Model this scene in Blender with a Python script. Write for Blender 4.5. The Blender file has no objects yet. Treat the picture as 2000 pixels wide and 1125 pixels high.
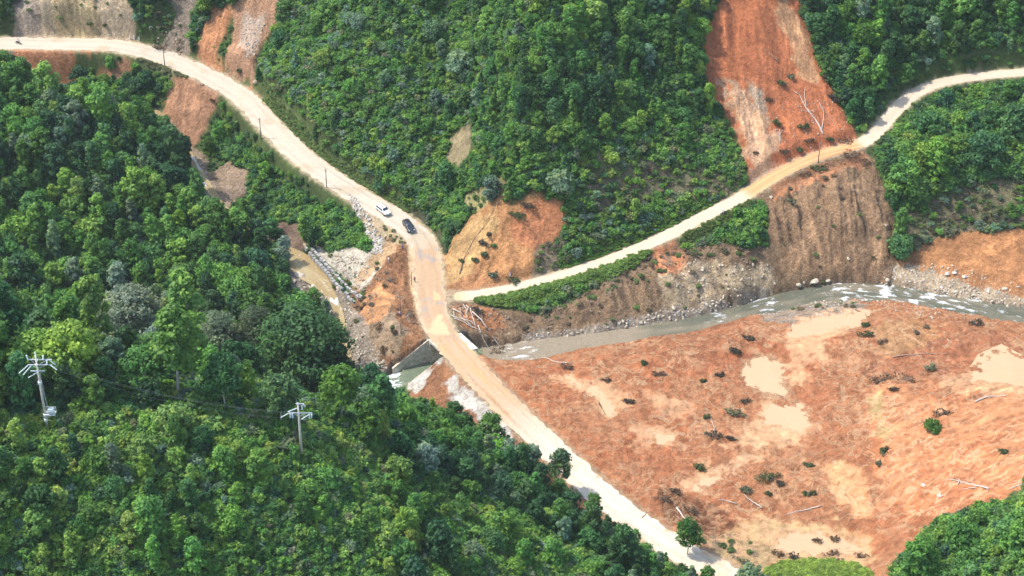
import bpy, bmesh, math, random
import numpy as np
from mathutils import Vector, Matrix

# ------------------------------------------------------------------ camera, world, sun
scene = bpy.context.scene
COL = scene.collection
CAM = np.array([0.0, -410.0, 287.0])
PITCH = math.radians(35.0)
HFOV = math.radians(28.0)
F = 1000.0 / math.tan(HFOV / 2)          # focal length in 2000-px units
cam_data = bpy.data.cameras.new("camera")
cam = bpy.data.objects.new("camera", cam_data)
COL.objects.link(cam)
cam.location = CAM
cam.rotation_euler = (math.pi / 2 - PITCH, 0, 0)
cam_data.sensor_fit = 'HORIZONTAL'
cam_data.angle = HFOV
cam_data.clip_start = 1.0
cam_data.clip_end = 12000.0
scene.camera = cam

SUN_DIR = np.array([-0.52, 0.06, 0.85]); SUN_DIR /= np.linalg.norm(SUN_DIR)
sun_el = math.asin(SUN_DIR[2]); sun_az = math.atan2(SUN_DIR[0], SUN_DIR[1])
world = bpy.data.worlds.new("World"); scene.world = world
world.use_nodes = True
wn = world.node_tree.nodes; wl = world.node_tree.links
sky = wn.new('ShaderNodeTexSky'); sky.sky_type = 'NISHITA'; sky.sun_disc = False
sky.sun_elevation = sun_el; sky.sun_rotation = sun_az
sky.air_density = 1.3; sky.dust_density = 3.0; sky.altitude = 800
wl.new(sky.outputs[0], wn['Background'].inputs[0]); wn['Background'].inputs[1].default_value = 0.15
sun_data = bpy.data.lights.new("sun", 'SUN'); sun_data.energy = 2.3; sun_data.angle = math.radians(1.0)
sun_data.color = (1.0, 0.95, 0.87)
sun = bpy.data.objects.new("sun", sun_data); COL.objects.link(sun)
sun.rotation_euler = Vector(tuple(-SUN_DIR)).to_track_quat('-Z', 'Y').to_euler()
scene.view_settings.view_transform = 'Standard'
scene.view_settings.look = 'None'
scene.view_settings.exposure = 1.36
scene.view_settings.gamma = 1.0
scene.render.engine = 'CYCLES'
scene.cycles.max_bounces = 5
scene.cycles.diffuse_bounces = 3
scene.cycles.transmission_bounces = 2
scene.cycles.transparent_max_bounces = 4

rnd = random.Random(7)
rs = np.random.RandomState(11)

# ------------------------------------------------------------------ maths helpers
FW = np.array([0, math.cos(PITCH), -math.sin(PITCH)])
UP = np.array([0, math.sin(PITCH), math.cos(PITCH)])
RT = np.array([1.0, 0, 0])

def ray(px, py):
    return RT * (px - 1000) / F + UP * (562.5 - py) / F + FW

def unp(px, py, z):
    "the place at height z that the photograph shows at (px, py)"
    d = ray(px, py)
    return CAM + d * ((z - CAM[2]) / d[2])

def proj(P):
    P = np.asarray(P, float) - CAM
    w = P @ FW
    return 1000 + F * (P @ RT) / w, 562.5 - F * (P @ UP) / w, w

def _hash(ix, iy, seed):
    n = (ix * 374761393 + iy * 668265263 + seed * 974634777) & 0xFFFFFFFF
    n = ((n ^ (n >> 13)) * 1274126177) & 0xFFFFFFFF
    n = ((n ^ (n >> 16)) * 2246822519) & 0xFFFFFFFF
    return (n ^ (n >> 15)) & 0xFFFF

def noise(x, y, seed=0):
    x = np.asarray(x, float); y = np.asarray(y, float)
    xi = np.floor(x).astype(np.int64); yi = np.floor(y).astype(np.int64)
    xf = x - xi; yf = y - yi
    u = xf * xf * xf * (xf * (xf * 6 - 15) + 10); v = yf * yf * yf * (yf * (yf * 6 - 15) + 10)
    def g(a, b, dx, dy):
        h = _hash(a, b, seed) * (2 * math.pi / 65536.0)
        return np.cos(h) * dx + np.sin(h) * dy
    n00 = g(xi, yi, xf, yf); n10 = g(xi + 1, yi, xf - 1, yf)
    n01 = g(xi, yi + 1, xf, yf - 1); n11 = g(xi + 1, yi + 1, xf - 1, yf - 1)
    return ((n00 * (1 - u) + n10 * u) * (1 - v) + (n01 * (1 - u) + n11 * u) * v) * 1.5

def fbm(x, y, sc, oct=4, seed=0, gain=0.5):
    a = 1.0; s = 0.0; t = 0.0; f = 1.0 / sc
    for o in range(oct):
        s = s + a * noise(x * f, y * f, seed + o * 17); t += a
        a *= gain; f *= 2.03
    return s / t

def ridged(x, y, sc, oct=4, seed=0):
    a = 1.0; s = 0.0; t = 0.0; f = 1.0 / sc
    for o in range(oct):
        s = s + a * (1 - 2 * np.abs(noise(x * f, y * f, seed + o * 31))); t += a
        a *= 0.5; f *= 2.1
    return s / t

def sstep(e0, e1, x):
    t = np.clip((x - e0) / (e1 - e0), 0, 1)
    return t * t * (3 - 2 * t)

def catmull(pts, step):
    pts = np.asarray(pts, float); out = []
    n = len(pts)
    for i in range(n - 1):
        p0 = pts[max(i - 1, 0)]; p1 = pts[i]; p2 = pts[i + 1]; p3 = pts[min(i + 2, n - 1)]
        k = max(2, int(np.linalg.norm((p2 - p1)[:2]) / step))
        for j in range(k):
            t = j / k
            out.append(0.5 * ((2 * p1) + (-p0 + p2) * t + (2 * p0 - 5 * p1 + 4 * p2 - p3) * t * t + (-p0 + 3 * p1 - 3 * p2 + p3) * t ** 3))
    out.append(pts[-1])
    return np.array(out)

def pixline(lst, step=1.5):
    return catmull([unp(a, b, c) for a, b, c in lst], step)

# ------------------------------------------------------------------ the lie of the land
ROAD_MAIN = pixline([(-260,84,21),(-120,83,19.5),(0,84,18),(130,86,17.5),(230,90,17),(320,112,15.5),(400,146,14),(470,187,12.5),(522,240,11),(583,300,9.5),
    (650,350,8),(710,388,6.5),(760,418,5.5),(803,448,4.5),(828,480,3.5),(836,520,2.8),(839,560,2.2),(846,610,2),(866,655,2),
    (912,710,2),(966,768,2),(1026,828,2),(1096,893,2),(1168,960,2),(1250,1025,2),(1345,1085,2),(1440,1135,2),(1540,1195,2.2),(1680,1280,2.5)])
ROAD_SIDE = pixline([(846,577,2.2),(880,578,2.0),(920,577,2.2),(1000,564,3),(1100,537,4),(1200,504,6),(1300,461,9),(1380,420,11.3),(1450,384,13.5),(1500,352,15),
    (1560,320,16.8),(1620,298,18.2),(1690,276,19.5),(1728,240,20.5),(1757,207,22),(1790,181,23),(1840,161,24),(1920,148,25),(2000,141,26),(2120,134,27),(2300,126,29)])
RIVER = pixline([(2330,690,-.6),(2150,640,-.8),(2050,622,-1.0),(1950,608,-1.1),(1850,592,-1.3),(1750,573,-1.6),(1640,567,-2.0),(1540,585,-2.3),(1470,602,-2.5),(1380,628,-2.6),
    (1280,645,-2.7),(1150,666,-2.8),(1060,681,-2.9),(1000,692,-3.0),(945,698,-3.1)])
OUTLET = pixline([(945,698,-3.1),(930,699.5,-3.4),(905,705,-4.1),(852,722,-4.4),(812,735,-4.5),(788,741,-4.6),(768,747,-5.6),(745,754,-5.9),(718,774,-6.1),(690,832,-6.6)])
STREAM = pixline([(300,215,6.0),(345,262,4.2),(380,320,2.2),(405,362,1.2),(440,410,0.2),(500,455,-.8),(570,495,-1.6),(600,525,-2),(638,565,-3.2),(662,612,-4.2),
    (672,680,-5.0),(700,735,-5.6),(738,755,-5.9)])
VALLEY = pixline([(745,748,-5.5),(690,830,-6.5),(560,850,-7.5),(380,870,-8.5),(180,880,-9.5),(0,890,-10.5),(-300,900,-12)])

CTRL = [
 # left hillside above and below the upper road
 (0,72,19),(130,70,19),(230,74,18.5),(130,0,27),(30,0,26),(230,0,26),(-200,0,30),(-200,60,20),(300,60,20),(290,0,27),(340,60,19),(360,0,26),
 (400,90,18),(420,30,24),(450,80,19),(470,0,29),(480,100,20),(540,0,33),(520,110,18),
 (0,110,15.5),(100,120,14),(130,165,8),(200,130,13),(260,140,12.5),(310,160,12),(340,225,8),(420,210,9),(460,250,7),(400,270,3.5),
 (480,320,3.5),(520,310,6),(560,360,3.5),(600,360,5.5),(600,430,0.8),(560,440,-.2),(660,420,3.5),(690,470,1.8),(640,480,-0.5),(640,520,-1.6),(700,530,0),
 (740,470,3.4),(760,500,2.8),(770,545,2),(740,580,0.5),(700,600,-2.5),(720,640,-2.5),(765,612,2.2),(735,612,.6),(770,650,1.9),(728,655,-1.2),(790,600,2),(800,650,1.6),(760,670,-1),(740,700,-4),
 # forest spur on the left
 (-200,140,31),(0,170,26),(150,218,22),(300,315,13),(420,430,4),(540,560,-2.2),(0,400,11),(0,600,-3),(-200,420,12),(-200,640,-4),(200,400,7.5),(200,560,-4),(380,470,1),(400,600,-6),
 (90,200,23),(60,170,22),(230,240,14),
 # spur in front
 (-200,790,66),(0,800,61),(120,800,60),(300,790,56),(440,800,52),(560,815,47),(660,830,40),(750,850,33),(840,870,24),(900,880,17),(960,900,12),(1040,930,8),
 (90,860,58),(300,880,54),(590,895,44),(750,930,32),(880,960,22),(1000,1000,14),(1120,1040,8),(1220,1080,5),(1280,1120,4),
 (-200,1125,52),(0,1125,47),(300,1125,43),(600,1125,35),(850,1125,24),(1050,1125,12),(1200,1160,6),(0,1300,34),(400,1300,28),(800,1300,17),(1200,1300,6),(-300,1300,36),
 (1500,1300,4),(1800,1300,10),
 (820,775,-2),(900,820,0),(980,870,1),(1060,930,1.2),(1150,1000,1.4),(1250,1070,1.6),
 # orange mud field
 (1010,710,.6),(1150,695,.2),(1300,665,.4),(1450,625,.3),(1600,602,.6),(1750,600,.8),(1900,630,1),(2050,650,1.4),
 (1100,760,1.2),(1300,760,1.6),(1500,720,1.2),(1650,680,2.4),(1800,700,2.6),(1950,720,4),(2100,720,6),
 (1250,880,1.8),(1400,850,1.6),(1520,820,1.4),(1640,830,2),(1400,950,1.8),(1550,950,1.8),(1400,1050,1.8),(1550,1060,1.4),(1450,1100,2),
 (1700,780,3.4),(1750,860,5.5),(1680,900,3),(1850,800,7),(1950,780,9.5),(2050,800,13),(1850,900,9.5),(1950,900,14),(2050,900,19),(1720,980,4),(1800,960,8),(1900,950,13.5),
 (1620,1030,1.6),(1680,1080,3),(1560,1125,4),(1640,1125,5),(2150,950,26),(1780,1060,9),(1880,1020,15),(2000,1000,21),(1800,1125,13),(1900,1125,19),(2000,1125,25),(2200,1125,36),
 # far bank of the river
 (1000,660,-1.8),(960,640,-.5),(920,620,1),(1000,600,1.5),(1060,620,-.5),(1100,640,-1.5),(1150,600,.8),(1200,560,3.2),(1250,600,-.2),(1280,540,4.4),(1350,560,2.2),(1380,600,-1.4),
 (1350,490,6.8),(1420,460,9),(1440,560,1.6),(1460,500,6),(1520,545,0),(1500,450,9.2),(1560,400,12.4),(1540,360,14.4),(1620,460,8.4),(1620,540,0),(1640,340,15.8),(1680,400,12),(1690,470,6.5),(1720,530,0.6),
 (1700,310,17.6),(1760,350,14.2),(1750,430,7.8),(1760,480,4),(1740,300,18.3),(1820,470,3.6),(1900,455,4.2),(2050,455,5),(1850,540,1),(1950,560,1),(2050,590,.6),(1780,545,.4),
 (1800,400,9.8),(1860,360,13),(1950,340,15),(2050,340,15.5),(1860,420,7.4),(1950,410,9),(2050,400,10),(1780,260,20),(1850,250,20),(1950,240,21.5),(2080,230,22.5),
 # hills above
 (600,170,22),(560,120,24),(620,50,33),(650,260,16),(700,320,11),(700,200,23),(700,80,34),(700,0,41),(780,370,9),(800,250,20),(790,120,31),(800,0,42),
 (840,400,8),(870,440,6),(880,350,12),(890,270,18),(900,180,26),(905,90,34),(910,0,42),(900,530,3.2),(950,545,3.2),(940,470,8),(980,400,15.5),(960,330,20),
 (1000,480,8.5),(1000,260,30),(1000,130,41),(1000,0,52),(1060,540,4.5),(1060,450,11),(1080,390,17),(1100,490,7.2),(1120,430,13),(1120,330,23),(1130,200,35),(1140,80,46),(1140,0,52),
 (1220,470,8.2),(1240,400,14),(1250,300,23),(1260,180,33),(1260,60,43),(1260,0,48),(1340,410,11.8),(1360,320,19),(1350,200,29),(1350,80,40),(1360,0,46),
 (1430,370,14.2),(1420,280,20.5),(1400,200,27),(1390,100,36),(1400,0,45),(1480,320,17.4),(1480,240,23),(1470,150,31),(1480,60,39),(1490,0,44),
 (1560,290,19),(1560,220,24),(1550,120,32),(1540,0,42),(1640,255,21),(1640,180,26),(1610,90,33),(1600,0,41),(1700,180,25),(1700,90,33),(1700,0,41),
 (1790,150,25),(1800,80,32),(1800,0,39),(1900,125,27.5),(1900,60,34),(1900,0,39),(2000,115,29),(2000,50,35),(2000,0,40),(2200,100,31),(2200,0,41),
 (-250,-200,46),(0,-200,44),(250,-200,44),(500,-200,50),(750,-200,58),(1000,-200,68),(1250,-200,64),(1500,-200,60),(1750,-200,58),(2000,-200,57),(2250,-200,58),
]
pts = [unp(a, b, c) for a, b, c in CTRL]
pts += [p for p in ROAD_MAIN[::8]] + [p for p in ROAD_SIDE[::6]]
pts += [p - np.array([0, 0, .3]) for p in RIVER[::6]] + list(STREAM[::6]) + list(VALLEY[::8])
pts = np.array(pts)
# drop near-duplicates
keep = []
for i, p in enumerate(pts):
    if all((p[0]-pts[j][0])**2 + (p[1]-pts[j][1])**2 > 4.0 for j in keep): keep.append(i)
pts = pts[keep]
def tps(r2): return 0.5 * r2 * np.log(r2 + 1e-9)
n = len(pts)
XY = pts[:, :2] / 50.0
A = np.zeros((n + 3, n + 3))
A[:n, :n] = tps(((XY[:, None] - XY[None]) ** 2).sum(-1)) + np.eye(n) * 0.0015
A[:n, n] = 1; A[:n, n+1:] = XY; A[n, :n] = 1; A[n+1:, :n] = XY.T
Wt = np.linalg.solve(A, np.concatenate([pts[:, 2], [0, 0, 0]]))
CX = np.arange(-230, 250.1, 1.5); CY = np.arange(-230, 200.1, 1.5)
gx, gy = np.meshgrid(CX, CY)
q = np.stack([gx.ravel(), gy.ravel()], 1) / 50.0
HC = np.zeros(len(q))
for s in range(0, len(q), 8000):
    d = tps(((q[s:s+8000, None] - XY[None]) ** 2).sum(-1))
    HC[s:s+8000] = d @ Wt[:n] + Wt[n] + q[s:s+8000] @ Wt[n+1:]
HC = HC.reshape(gx.shape)

def bilin(G, X0, Y0, dx, dy, x, y):
    fx = np.clip((x - X0) / dx, 0, G.shape[1] - 1.001); fy = np.clip((y - Y0) / dy, 0, G.shape[0] - 1.001)
    ix = fx.astype(int); iy = fy.astype(int); u = fx - ix; v = fy - iy
    return (G[iy, ix]*(1-u) + G[iy, ix+1]*u)*(1-v) + (G[iy+1, ix]*(1-u) + G[iy+1, ix+1]*u)*v

def h_smooth(x, y):
    return bilin(HC, CX[0], CY[0], 1.5, 1.5, np.asarray(x, float), np.asarray(y, float))

def polydist(x, y, line):
    "distance to a polyline, its height there, signed side, station"
    x = x.ravel(); y = y.ravel()
    best = np.full(x.shape, 1e9); z = np.zeros(x.shape); st = np.zeros(x.shape); side = np.zeros(x.shape)
    acc = 0.0
    for a, b in zip(line[:-1], line[1:]):
        d = b[:2] - a[:2]; L = math.hypot(*d)
        if L < 1e-6: continue
        t = np.clip(((x - a[0]) * d[0] + (y - a[1]) * d[1]) / L**2, 0, 1)
        ex = x - a[0] - t * d[0]; ey = y - a[1] - t * d[1]
        r = np.hypot(ex, ey); m = r < best
        best[m] = r[m]; z[m] = (a[2] + t * (b[2] - a[2]))[m]; st[m] = (acc + t * L)[m]
        side[m] = np.sign(d[0] * ey - d[1] * ex)[m]
        acc += L
    return best, z, side, st

def raycast(px, py, H, t0=250.0, t1=900.0, step=0.8):
    d = ray(px, py); ln = np.linalg.norm(d); d = d / ln
    t = np.arange(t0, t1, step)
    P = CAM + d[None] * t[:, None]
    hh = H(P[:, 0], P[:, 1]) - P[:, 2]
    k = np.argmax(hh > 0)
    if hh[k] <= 0: k = len(t) - 1
    a, b = hh[k-1], hh[k]
    tt = t[k-1] + step * (-a) / (b - a + 1e-9)
    return CAM + d * tt

def wpoly(pix, H=None, dens=3):
    "outline read off the photograph, laid onto the ground"
    H = H or h_smooth
    out = []
    n = len(pix)
    for i in range(n):
        a = np.array(pix[i], float); b = np.array(pix[(i+1) % n], float)
        for k in range(dens):
            p = a + (b - a) * k / dens
            out.append(raycast(p[0], p[1], H)[:2])
    return np.array(out)

def psdf(x, y, poly):
    "signed distance, positive inside"
    x = x.ravel(); y = y.ravel()
    best = np.full(x.shape, 1e9); ins = np.zeros(x.shape, bool)
    n = len(poly)
    for i in range(n):
        a = poly[i]; b = poly[(i+1) % n]; d = b - a
        L2 = (d**2).sum() + 1e-12
        t = np.clip(((x-a[0])*d[0] + (y-a[1])*d[1]) / L2, 0, 1)
        best = np.minimum(best, (x-a[0]-t*d[0])**2 + (y-a[1]-t*d[1])**2)
        c = ((a[1] > y) != (b[1] > y)) & (x < (b[0]-a[0]) * (y-a[1]) / (b[1]-a[1] + 1e-12) + a[0])
        ins ^= c
    return np.where(ins, 1, -1) * np.sqrt(best)

# ------------------------------------------------------------------ fine grid
def axis(lo, hi, s, outer):
    c = np.arange(lo, hi + 1e-6, s)
    g = []; p = s; v = hi
    while v < outer:
        p *= 1.13; v += p; g.append(v)
    g2 = []; p = s; v = lo
    while v > -outer:
        p *= 1.13; v -= p; g2.append(v)
    return np.array(g2[::-1] + list(c) + g)
STEP = 0.36
AX = axis(-152, 168, STEP, 3500); AY = axis(-100, 112, STEP, 3500)
X, Y = np.meshgrid(AX, AY); SH = X.shape
xf = X.ravel(); yf = Y.ravel()
hz = h_smooth(xf, yf)
# rolling hills beyond the part the photograph shows
out = np.maximum(0, np.maximum(np.abs(xf - 8) - 200, np.maximum(yf - 170, -200 - yf)))
hz = hz + np.minimum(out, 900) * 0.12 + fbm(xf, yf, 420, 4, 91) * np.minimum(out, 600) * 0.28
core = (out <= 0) & (xf > -185) & (xf < 205) & (yf > -170) & (yf < 150)
ci = np.where(core)[0]
x = xf[ci]; y = yf[ci]; h = hz[ci].copy()

def srgb(r, g, b):
    return np.array([((v/255) / 12.92 if v/255 < .04045 else ((v/255 + .055)/1.055)**2.4) for v in (r, g, b)])

G_SOIL = np.array([.060, .085, .022])
col = np.tile(G_SOIL, (len(x), 1))
n1 = fbm(x, y, 9, 4, 5)
col = col * (1 + 0.5 * n1[:, None])
lump = np.full(len(x), 0.25); gravel = np.zeros(len(x)); bare = np.zeros(len(x))
nz_edge = fbm(x, y, 5, 4, 21)          # frays the outlines
nz_edge2 = fbm(x, y, 1.6, 3, 22)

def region(pix, colour, soft=1.2, fray=2.2, lmp=None, grav=None, is_bare=1.0, var=0.25, amount=1.0, seed=3):
    global col, lump, gravel, bare
    P = wpoly(pix)
    lo = P.min(0) - 6; hi = P.max(0) + 6
    m = np.where((x > lo[0]) & (x < hi[0]) & (y > lo[1]) & (y < hi[1]))[0]
    s = psdf(x[m], y[m], P)
    w = sstep(-soft/2, soft/2, s + fray * nz_edge[m] + 0.5 * fray * nz_edge2[m]) * amount
    c = np.array(colour)[None] * (1 + var * fbm(x[m], y[m], 4, 4, seed)[:, None] * 2)
    col[m] = col[m] * (1 - w[:, None]) + c * w[:, None]
    if lmp is not None: lump[m] = lump[m] * (1 - w) + lmp * w
    if grav is not None: gravel[m] = gravel[m] * (1 - w) + grav * w
    if is_bare is not None: bare[m] = bare[m] * (1 - w) + is_bare * w
    return P, m, s, w

ORANGE = (.49, .205, .090); RED = (.42, .165, .075); TAN = (.54, .32, .17); BROWN = (.27, .175, .095); OCHRE = (.40, .225, .095)
PALE = (.46, .37, .26); GREY = (.27, .235, .18); DKBROWN = (.17, .10, .055); SCRUB = (.135, .12, .06); WHITE = (.50, .455, .38); VERGE = (.13, .20, .05)
RC = np.zeros((len(x), 4))
rills = []       # (polygon, direction of fall in the plan, depth, colour swing)

# --- mud field and its parts
region([(935,705),(985,697),(1100,680),(1200,662),(1300,645),(1400,622),(1480,604),(1560,588),(1640,580),(1720,582),(1800,595),(1900,612),(2080,628),(2200,960),(2040,960),(1990,962),(1900,1000),(1815,1030),
        (1790,1060),(1750,1110),(1740,1170),(1500,1180),(1440,1160),(1420,1130),(1330,1085),(1240,1020),(1168,960),(1096,893),(1026,828),(966,768)], ORANGE, lmp=1.0, var=.2)
region([(1480,600),(1560,590),(1640,585),(1700,598),(1650,625),(1540,640),(1490,630)], GREY, lmp=.6, grav=.8, fray=3)
region([(1530,650),(1580,615),(1660,605),(1680,625),(1620,660),(1600,700),(1570,760),(1540,750),(1545,690)], TAN, lmp=.25, fray=5.0, soft=2.2)
region([(1440,850),(1500,790),(1560,800),(1600,840),(1560,865),(1470,880),(1420,868)], TAN, lmp=.2, fray=4.2, soft=2.2)
region([(1590,905),(1640,900),(1700,935),(1690,960),(1700,1000),(1680,1015),(1640,985),(1610,950)], (.5,.25,.11), lmp=.12, fray=2.8, soft=2.2)
region([(1700,640),(1760,620),(1830,640),(1850,690),(1780,700),(1720,690)], (.38,.2,.085), lmp=.5, fray=3)
region([(1850,660),(1900,640),(1990,660),(1990,700),(1900,710),(1840,740),(1700,745),(1690,720)], RED, lmp=.9, fray=3)
region([(1200,640),(1420,600),(1480,640),(1520,700),(1500,760),(1360,700),(1200,700)], RED, lmp=1.1, fray=3, amount=.6)
region([(1100,730),(1180,770),(1200,800),(1190,815),(1160,780),(1095,745)], TAN, lmp=.15, fray=2.5, soft=2.2)
region([(1080,735),(1160,735),(1260,790),(1230,800),(1150,770)], TAN, lmp=.3, fray=5.0, soft=2.2, amount=.7)
region([(1250,760),(1340,790),(1380,810),(1340,815),(1260,790)], TAN, lmp=.3, fray=5.0, soft=2.2, amount=.7)
region([(1230,830),(1330,840),(1320,870),(1250,880)], TAN, lmp=.4, fray=5.9, soft=2.2, amount=.8)
region([(1320,950),(1400,920),(1470,880),(1480,895),(1400,940),(1340,965)], TAN, lmp=.2, fray=3.9, soft=2.2)
region([(1700,740),(1850,800),(1960,770),(2100,740),(2200,950),(2040,950),(1900,985),(1780,1020),(1720,960),(1690,860)], (.43,.185,.08), lmp=.45, fray=3)
region([(1690,780),(1720,770),(1730,830),(1745,880),(1720,860)], (.34,.24,.10), lmp=.3, fray=1.5)
region([(1830,745),(1900,725),(2060,740),(2060,770),(1880,775)], TAN, lmp=.3, fray=5.9, soft=2.2, amount=.7)
region([(1400,1020),(1500,1015),(1650,1030),(1700,1060),(1700,1120),(1500,1120),(1400,1070)], (.5,.32,.15), lmp=.4, fray=5.9, soft=2.2)
region([(1360,1050),(1430,1040),(1520,1080),(1500,1120),(1420,1110)], (.36,.25,.12), lmp=.5, fray=3)
region([(1270,975),(1300,960),(1400,985),(1440,1030),(1380,1050),(1310,1020)], (.28,.12,.055), lmp=1.4, fray=2)
# slurry veins, darker clods and paler crusts over the whole field
_,m_,s_,w_ = region([(935,705),(985,697),(1100,680),(1200,662),(1300,645),(1400,622),(1480,604),(1560,588),(1640,580),(1720,582),(1800,595),(1900,612),(2080,628),(2200,960),(2040,960),(1990,962),(1900,1000),(1815,1030),
        (1790,1060),(1750,1110),(1740,1170),(1500,1180),(1440,1160),(1420,1130),(1330,1085),(1240,1020),(1168,960),(1096,893),(1026,828),(966,768)], ORANGE, amount=0.0)
inF = (s_ > 0).astype(float)
wx_, wy_ = fbm(x[m_], y[m_], 7, 3, 301)*5, fbm(x[m_], y[m_], 7, 3, 302)*5
v1 = ridged(x[m_]+wx_, (y[m_]+wy_)*1.5, 7, 3, 303); pt = sstep(-.05, .25, fbm(x[m_], y[m_], 18, 3, 304))
t_ = (inF * sstep(.60, .72, v1) * (.1 + .9*pt) * .6)[:, None]
col[m_] = col[m_]*(1-t_) + np.array([.56,.32,.16])*t_
lump[m_] *= (1 - .5*t_[:, 0])
v2 = fbm(x[m_]+wx_*.3, y[m_]+wy_*.3, 1.7, 3, 305); v3 = ridged(x[m_]+wx_*.3, y[m_]+wy_*.3, 2.4, 3, 307)
col[m_] *= (1 + inF*np.clip(v2*.5 + (v3-.4)*.25, -.28, .22))[:, None]
t_ = (inF * sstep(.15, .4, fbm(x[m_], y[m_], 12, 4, 306)) * .5)[:, None]
col[m_] = col[m_]*(1-t_) + col[m_]*np.array([.88,.76,.68])*t_
t_ = (inF * sstep(-.1, .3, fbm(x[m_], y[m_], 26, 4, 320)) * .65)[:, None]
col[m_] = col[m_]*(1-t_) + col[m_]*np.array([.98,.80,.72])*t_
mudf = np.zeros(len(x)); mudf[m_] = sstep(-1, 3, s_)
t_ = (mudf[m_] * sstep(.80, .93, ridged(x[m_]*.8+wx_*1.6, (y[m_]+wy_*1.6)*1.3, 11, 2, 309)) * .55)[:, None]
col[m_] = col[m_]*(1-t_) + np.array([.60,.38,.21])*t_
# --- far side of the river
region([(1760,500),(1800,475),(1850,455),(1900,448),(2080,442),(2080,625),(1950,600),(1850,580),(1760,560),(1745,530)], (.38,.175,.07), lmp=.7)
region([(1740,520),(1820,530),(1900,560),(2080,590),(2080,640),(1880,600),(1750,575),(1600,562),(1600,548),(1700,548)], (.36,.27,.17), lmp=.5, grav=1.0)
cliffP = region([(862,588),(905,588),(960,602),(1050,612),(1100,600),(1180,552),(1240,528),(1270,485),(1310,478),(1340,490),(1400,470),(1480,490),(1500,480),(1490,410),(1470,384),(1500,368),(1560,335),(1620,312),(1690,292),(1722,350),(1748,420),
        (1752,470),(1745,520),(1740,556),(1600,560),(1490,578),(1400,600),(1280,625),(1150,652),(1040,668),(985,678),(955,698),(905,660)], BROWN, lmp=1.3, fray=1.4)
region([(1270,492),(1310,482),(1345,500),(1350,545),(1300,550),(1270,530)], ORANGE, lmp=.6, fray=1.5)
region([(1495,395),(1560,345),(1690,310),(1715,350),(1740,450),(1735,545),(1620,555),(1530,540),(1505,470)], (.35,.215,.115), lmp=1.7, fray=3.4)
region([(1500,365),(1600,330),(1690,300),(1700,330),(1600,360),(1510,400)], (.34,.16,.075), lmp=.7, fray=2)
region([(880,600),(950,600),(990,640),(960,660),(905,640)], (.34,.15,.065), lmp=.9, fray=1.5)
region([(1290,560),(1350,520),(1500,520),(1520,560),(1400,600),(1290,610)], (.42,.32,.19), lmp=.9, grav=.4, fray=3, amount=.8)
region([(1020,655),(1150,640),(1280,612),(1400,588),(1490,568),(1495,590),(1400,615),(1280,640),(1150,662),(1040,675)], (.30,.24,.17), lmp=.5, grav=1.0, fray=1.5)
region([(1745,425),(1800,400),(1850,372),(1930,350),(2080,345),(2080,445),(1900,450),(1840,460),(1780,485)], SCRUB, lmp=.6, is_bare=.55, fray=2)
# --- scars and slides
region([(1395,30),(1425,-30),(1545,-30),(1580,60),(1600,130),(1635,200),(1680,265),(1690,285),(1600,305),(1520,340),(1465,358),(1452,300),(1425,240),(1385,180),(1372,110),(1378,50)], (.36,.12,.048), lmp=.5, fray=1.6, var=.15)
region([(1520,-20),(1560,30),(1590,130),(1600,170),(1570,160),(1540,90),(1515,20)], (.42,.22,.105), lmp=.4, fray=2.5)
region([(1405,160),(1445,165),(1500,240),(1520,290),(1505,335),(1470,348),(1450,280),(1425,220)], (.40,.25,.14), lmp=.6, grav=.3, fray=4, amount=.85)
region([(1450,150),(1490,180),(1500,230),(1470,210)], (.32,.22,.14), lmp=.6, grav=.4, fray=2)
region([(868,560),(868,495),(895,455),(925,415),(945,385),(965,375),(1000,395),(1040,380),(1075,385),(1092,400),(1097,440),(1080,480),(1085,520),(1000,562),(930,577),(868,580)], (.44,.215,.085), lmp=.8, fray=1.6)
region([(1000,420),(1070,385),(1095,400),(1098,440),(1075,475),(1030,490),(1000,470)], (.47,.19,.08), lmp=.8, fray=1.5)
region([(870,540),(880,480),(920,430),(960,410),(970,450),(930,520),(930,570),(870,575)], (.46,.28,.115), lmp=.8, fray=2)
region([(860,560),(930,540),(1000,560),(930,580)], (.40,.19,.08), lmp=.9, fray=1.5)
region([(1065,480),(1095,470),(1085,520),(1040,535),(1040,500)], (.22,.17,.10), lmp=.7, is_bare=.6, fray=2)
region([(905,380),(960,350),(985,370),(950,400),(910,430)], (.24,.21,.085), lmp=.4, is_bare=.6, fray=2.5)
region([(875,265),(915,250),(925,285),(895,330),(872,315)], (.24,.19,.10), lmp=.4, is_bare=.8, fray=4.5)
region([(1130,330),(1250,300),(1400,330),(1450,340),(1430,380),(1300,400),(1180,400),(1120,390)], SCRUB, lmp=.4, is_bare=.45, fray=4)
region([(22,-40),(255,-40),(262,30),(262,74),(150,76),(30,77)], (.37,.28,.175), lmp=.8, fray=1.2)
region([(95,-20),(180,-20),(200,60),(110,60)], (.42,.31,.16), lmp=.9, fray=2)
region([(30,0),(80,0),(80,60),(30,70)], (.28,.22,.16), lmp=.7, fray=2)
region([(305,-30),(395,-30),(380,40),(372,95),(350,108),(280,88),(330,70),(345,20)], (.25,.19,.13), lmp=.9, grav=.35, fray=1.4)
region([(380,108),(395,60),(425,15),(465,20),(440,70),(420,110),(470,150),(500,168),(440,150)], (.46,.21,.095), lmp=.8, fray=2.6)
region([(455,-30),(560,-30),(540,40),(505,95),(495,150),(465,140),(440,118),(455,70)], (.40,.22,.12), lmp=.9, grav=.2, fray=1.2)
region([(475,30),(520,30),(500,100),(485,120),(465,90)], (.42,.30,.21), lmp=.7, grav=.6, fray=1.5)
region([(-60,97),(30,96),(60,130),(20,140),(-60,130)], (.22,.15,.095), lmp=.5, fray=1.4)
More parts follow.
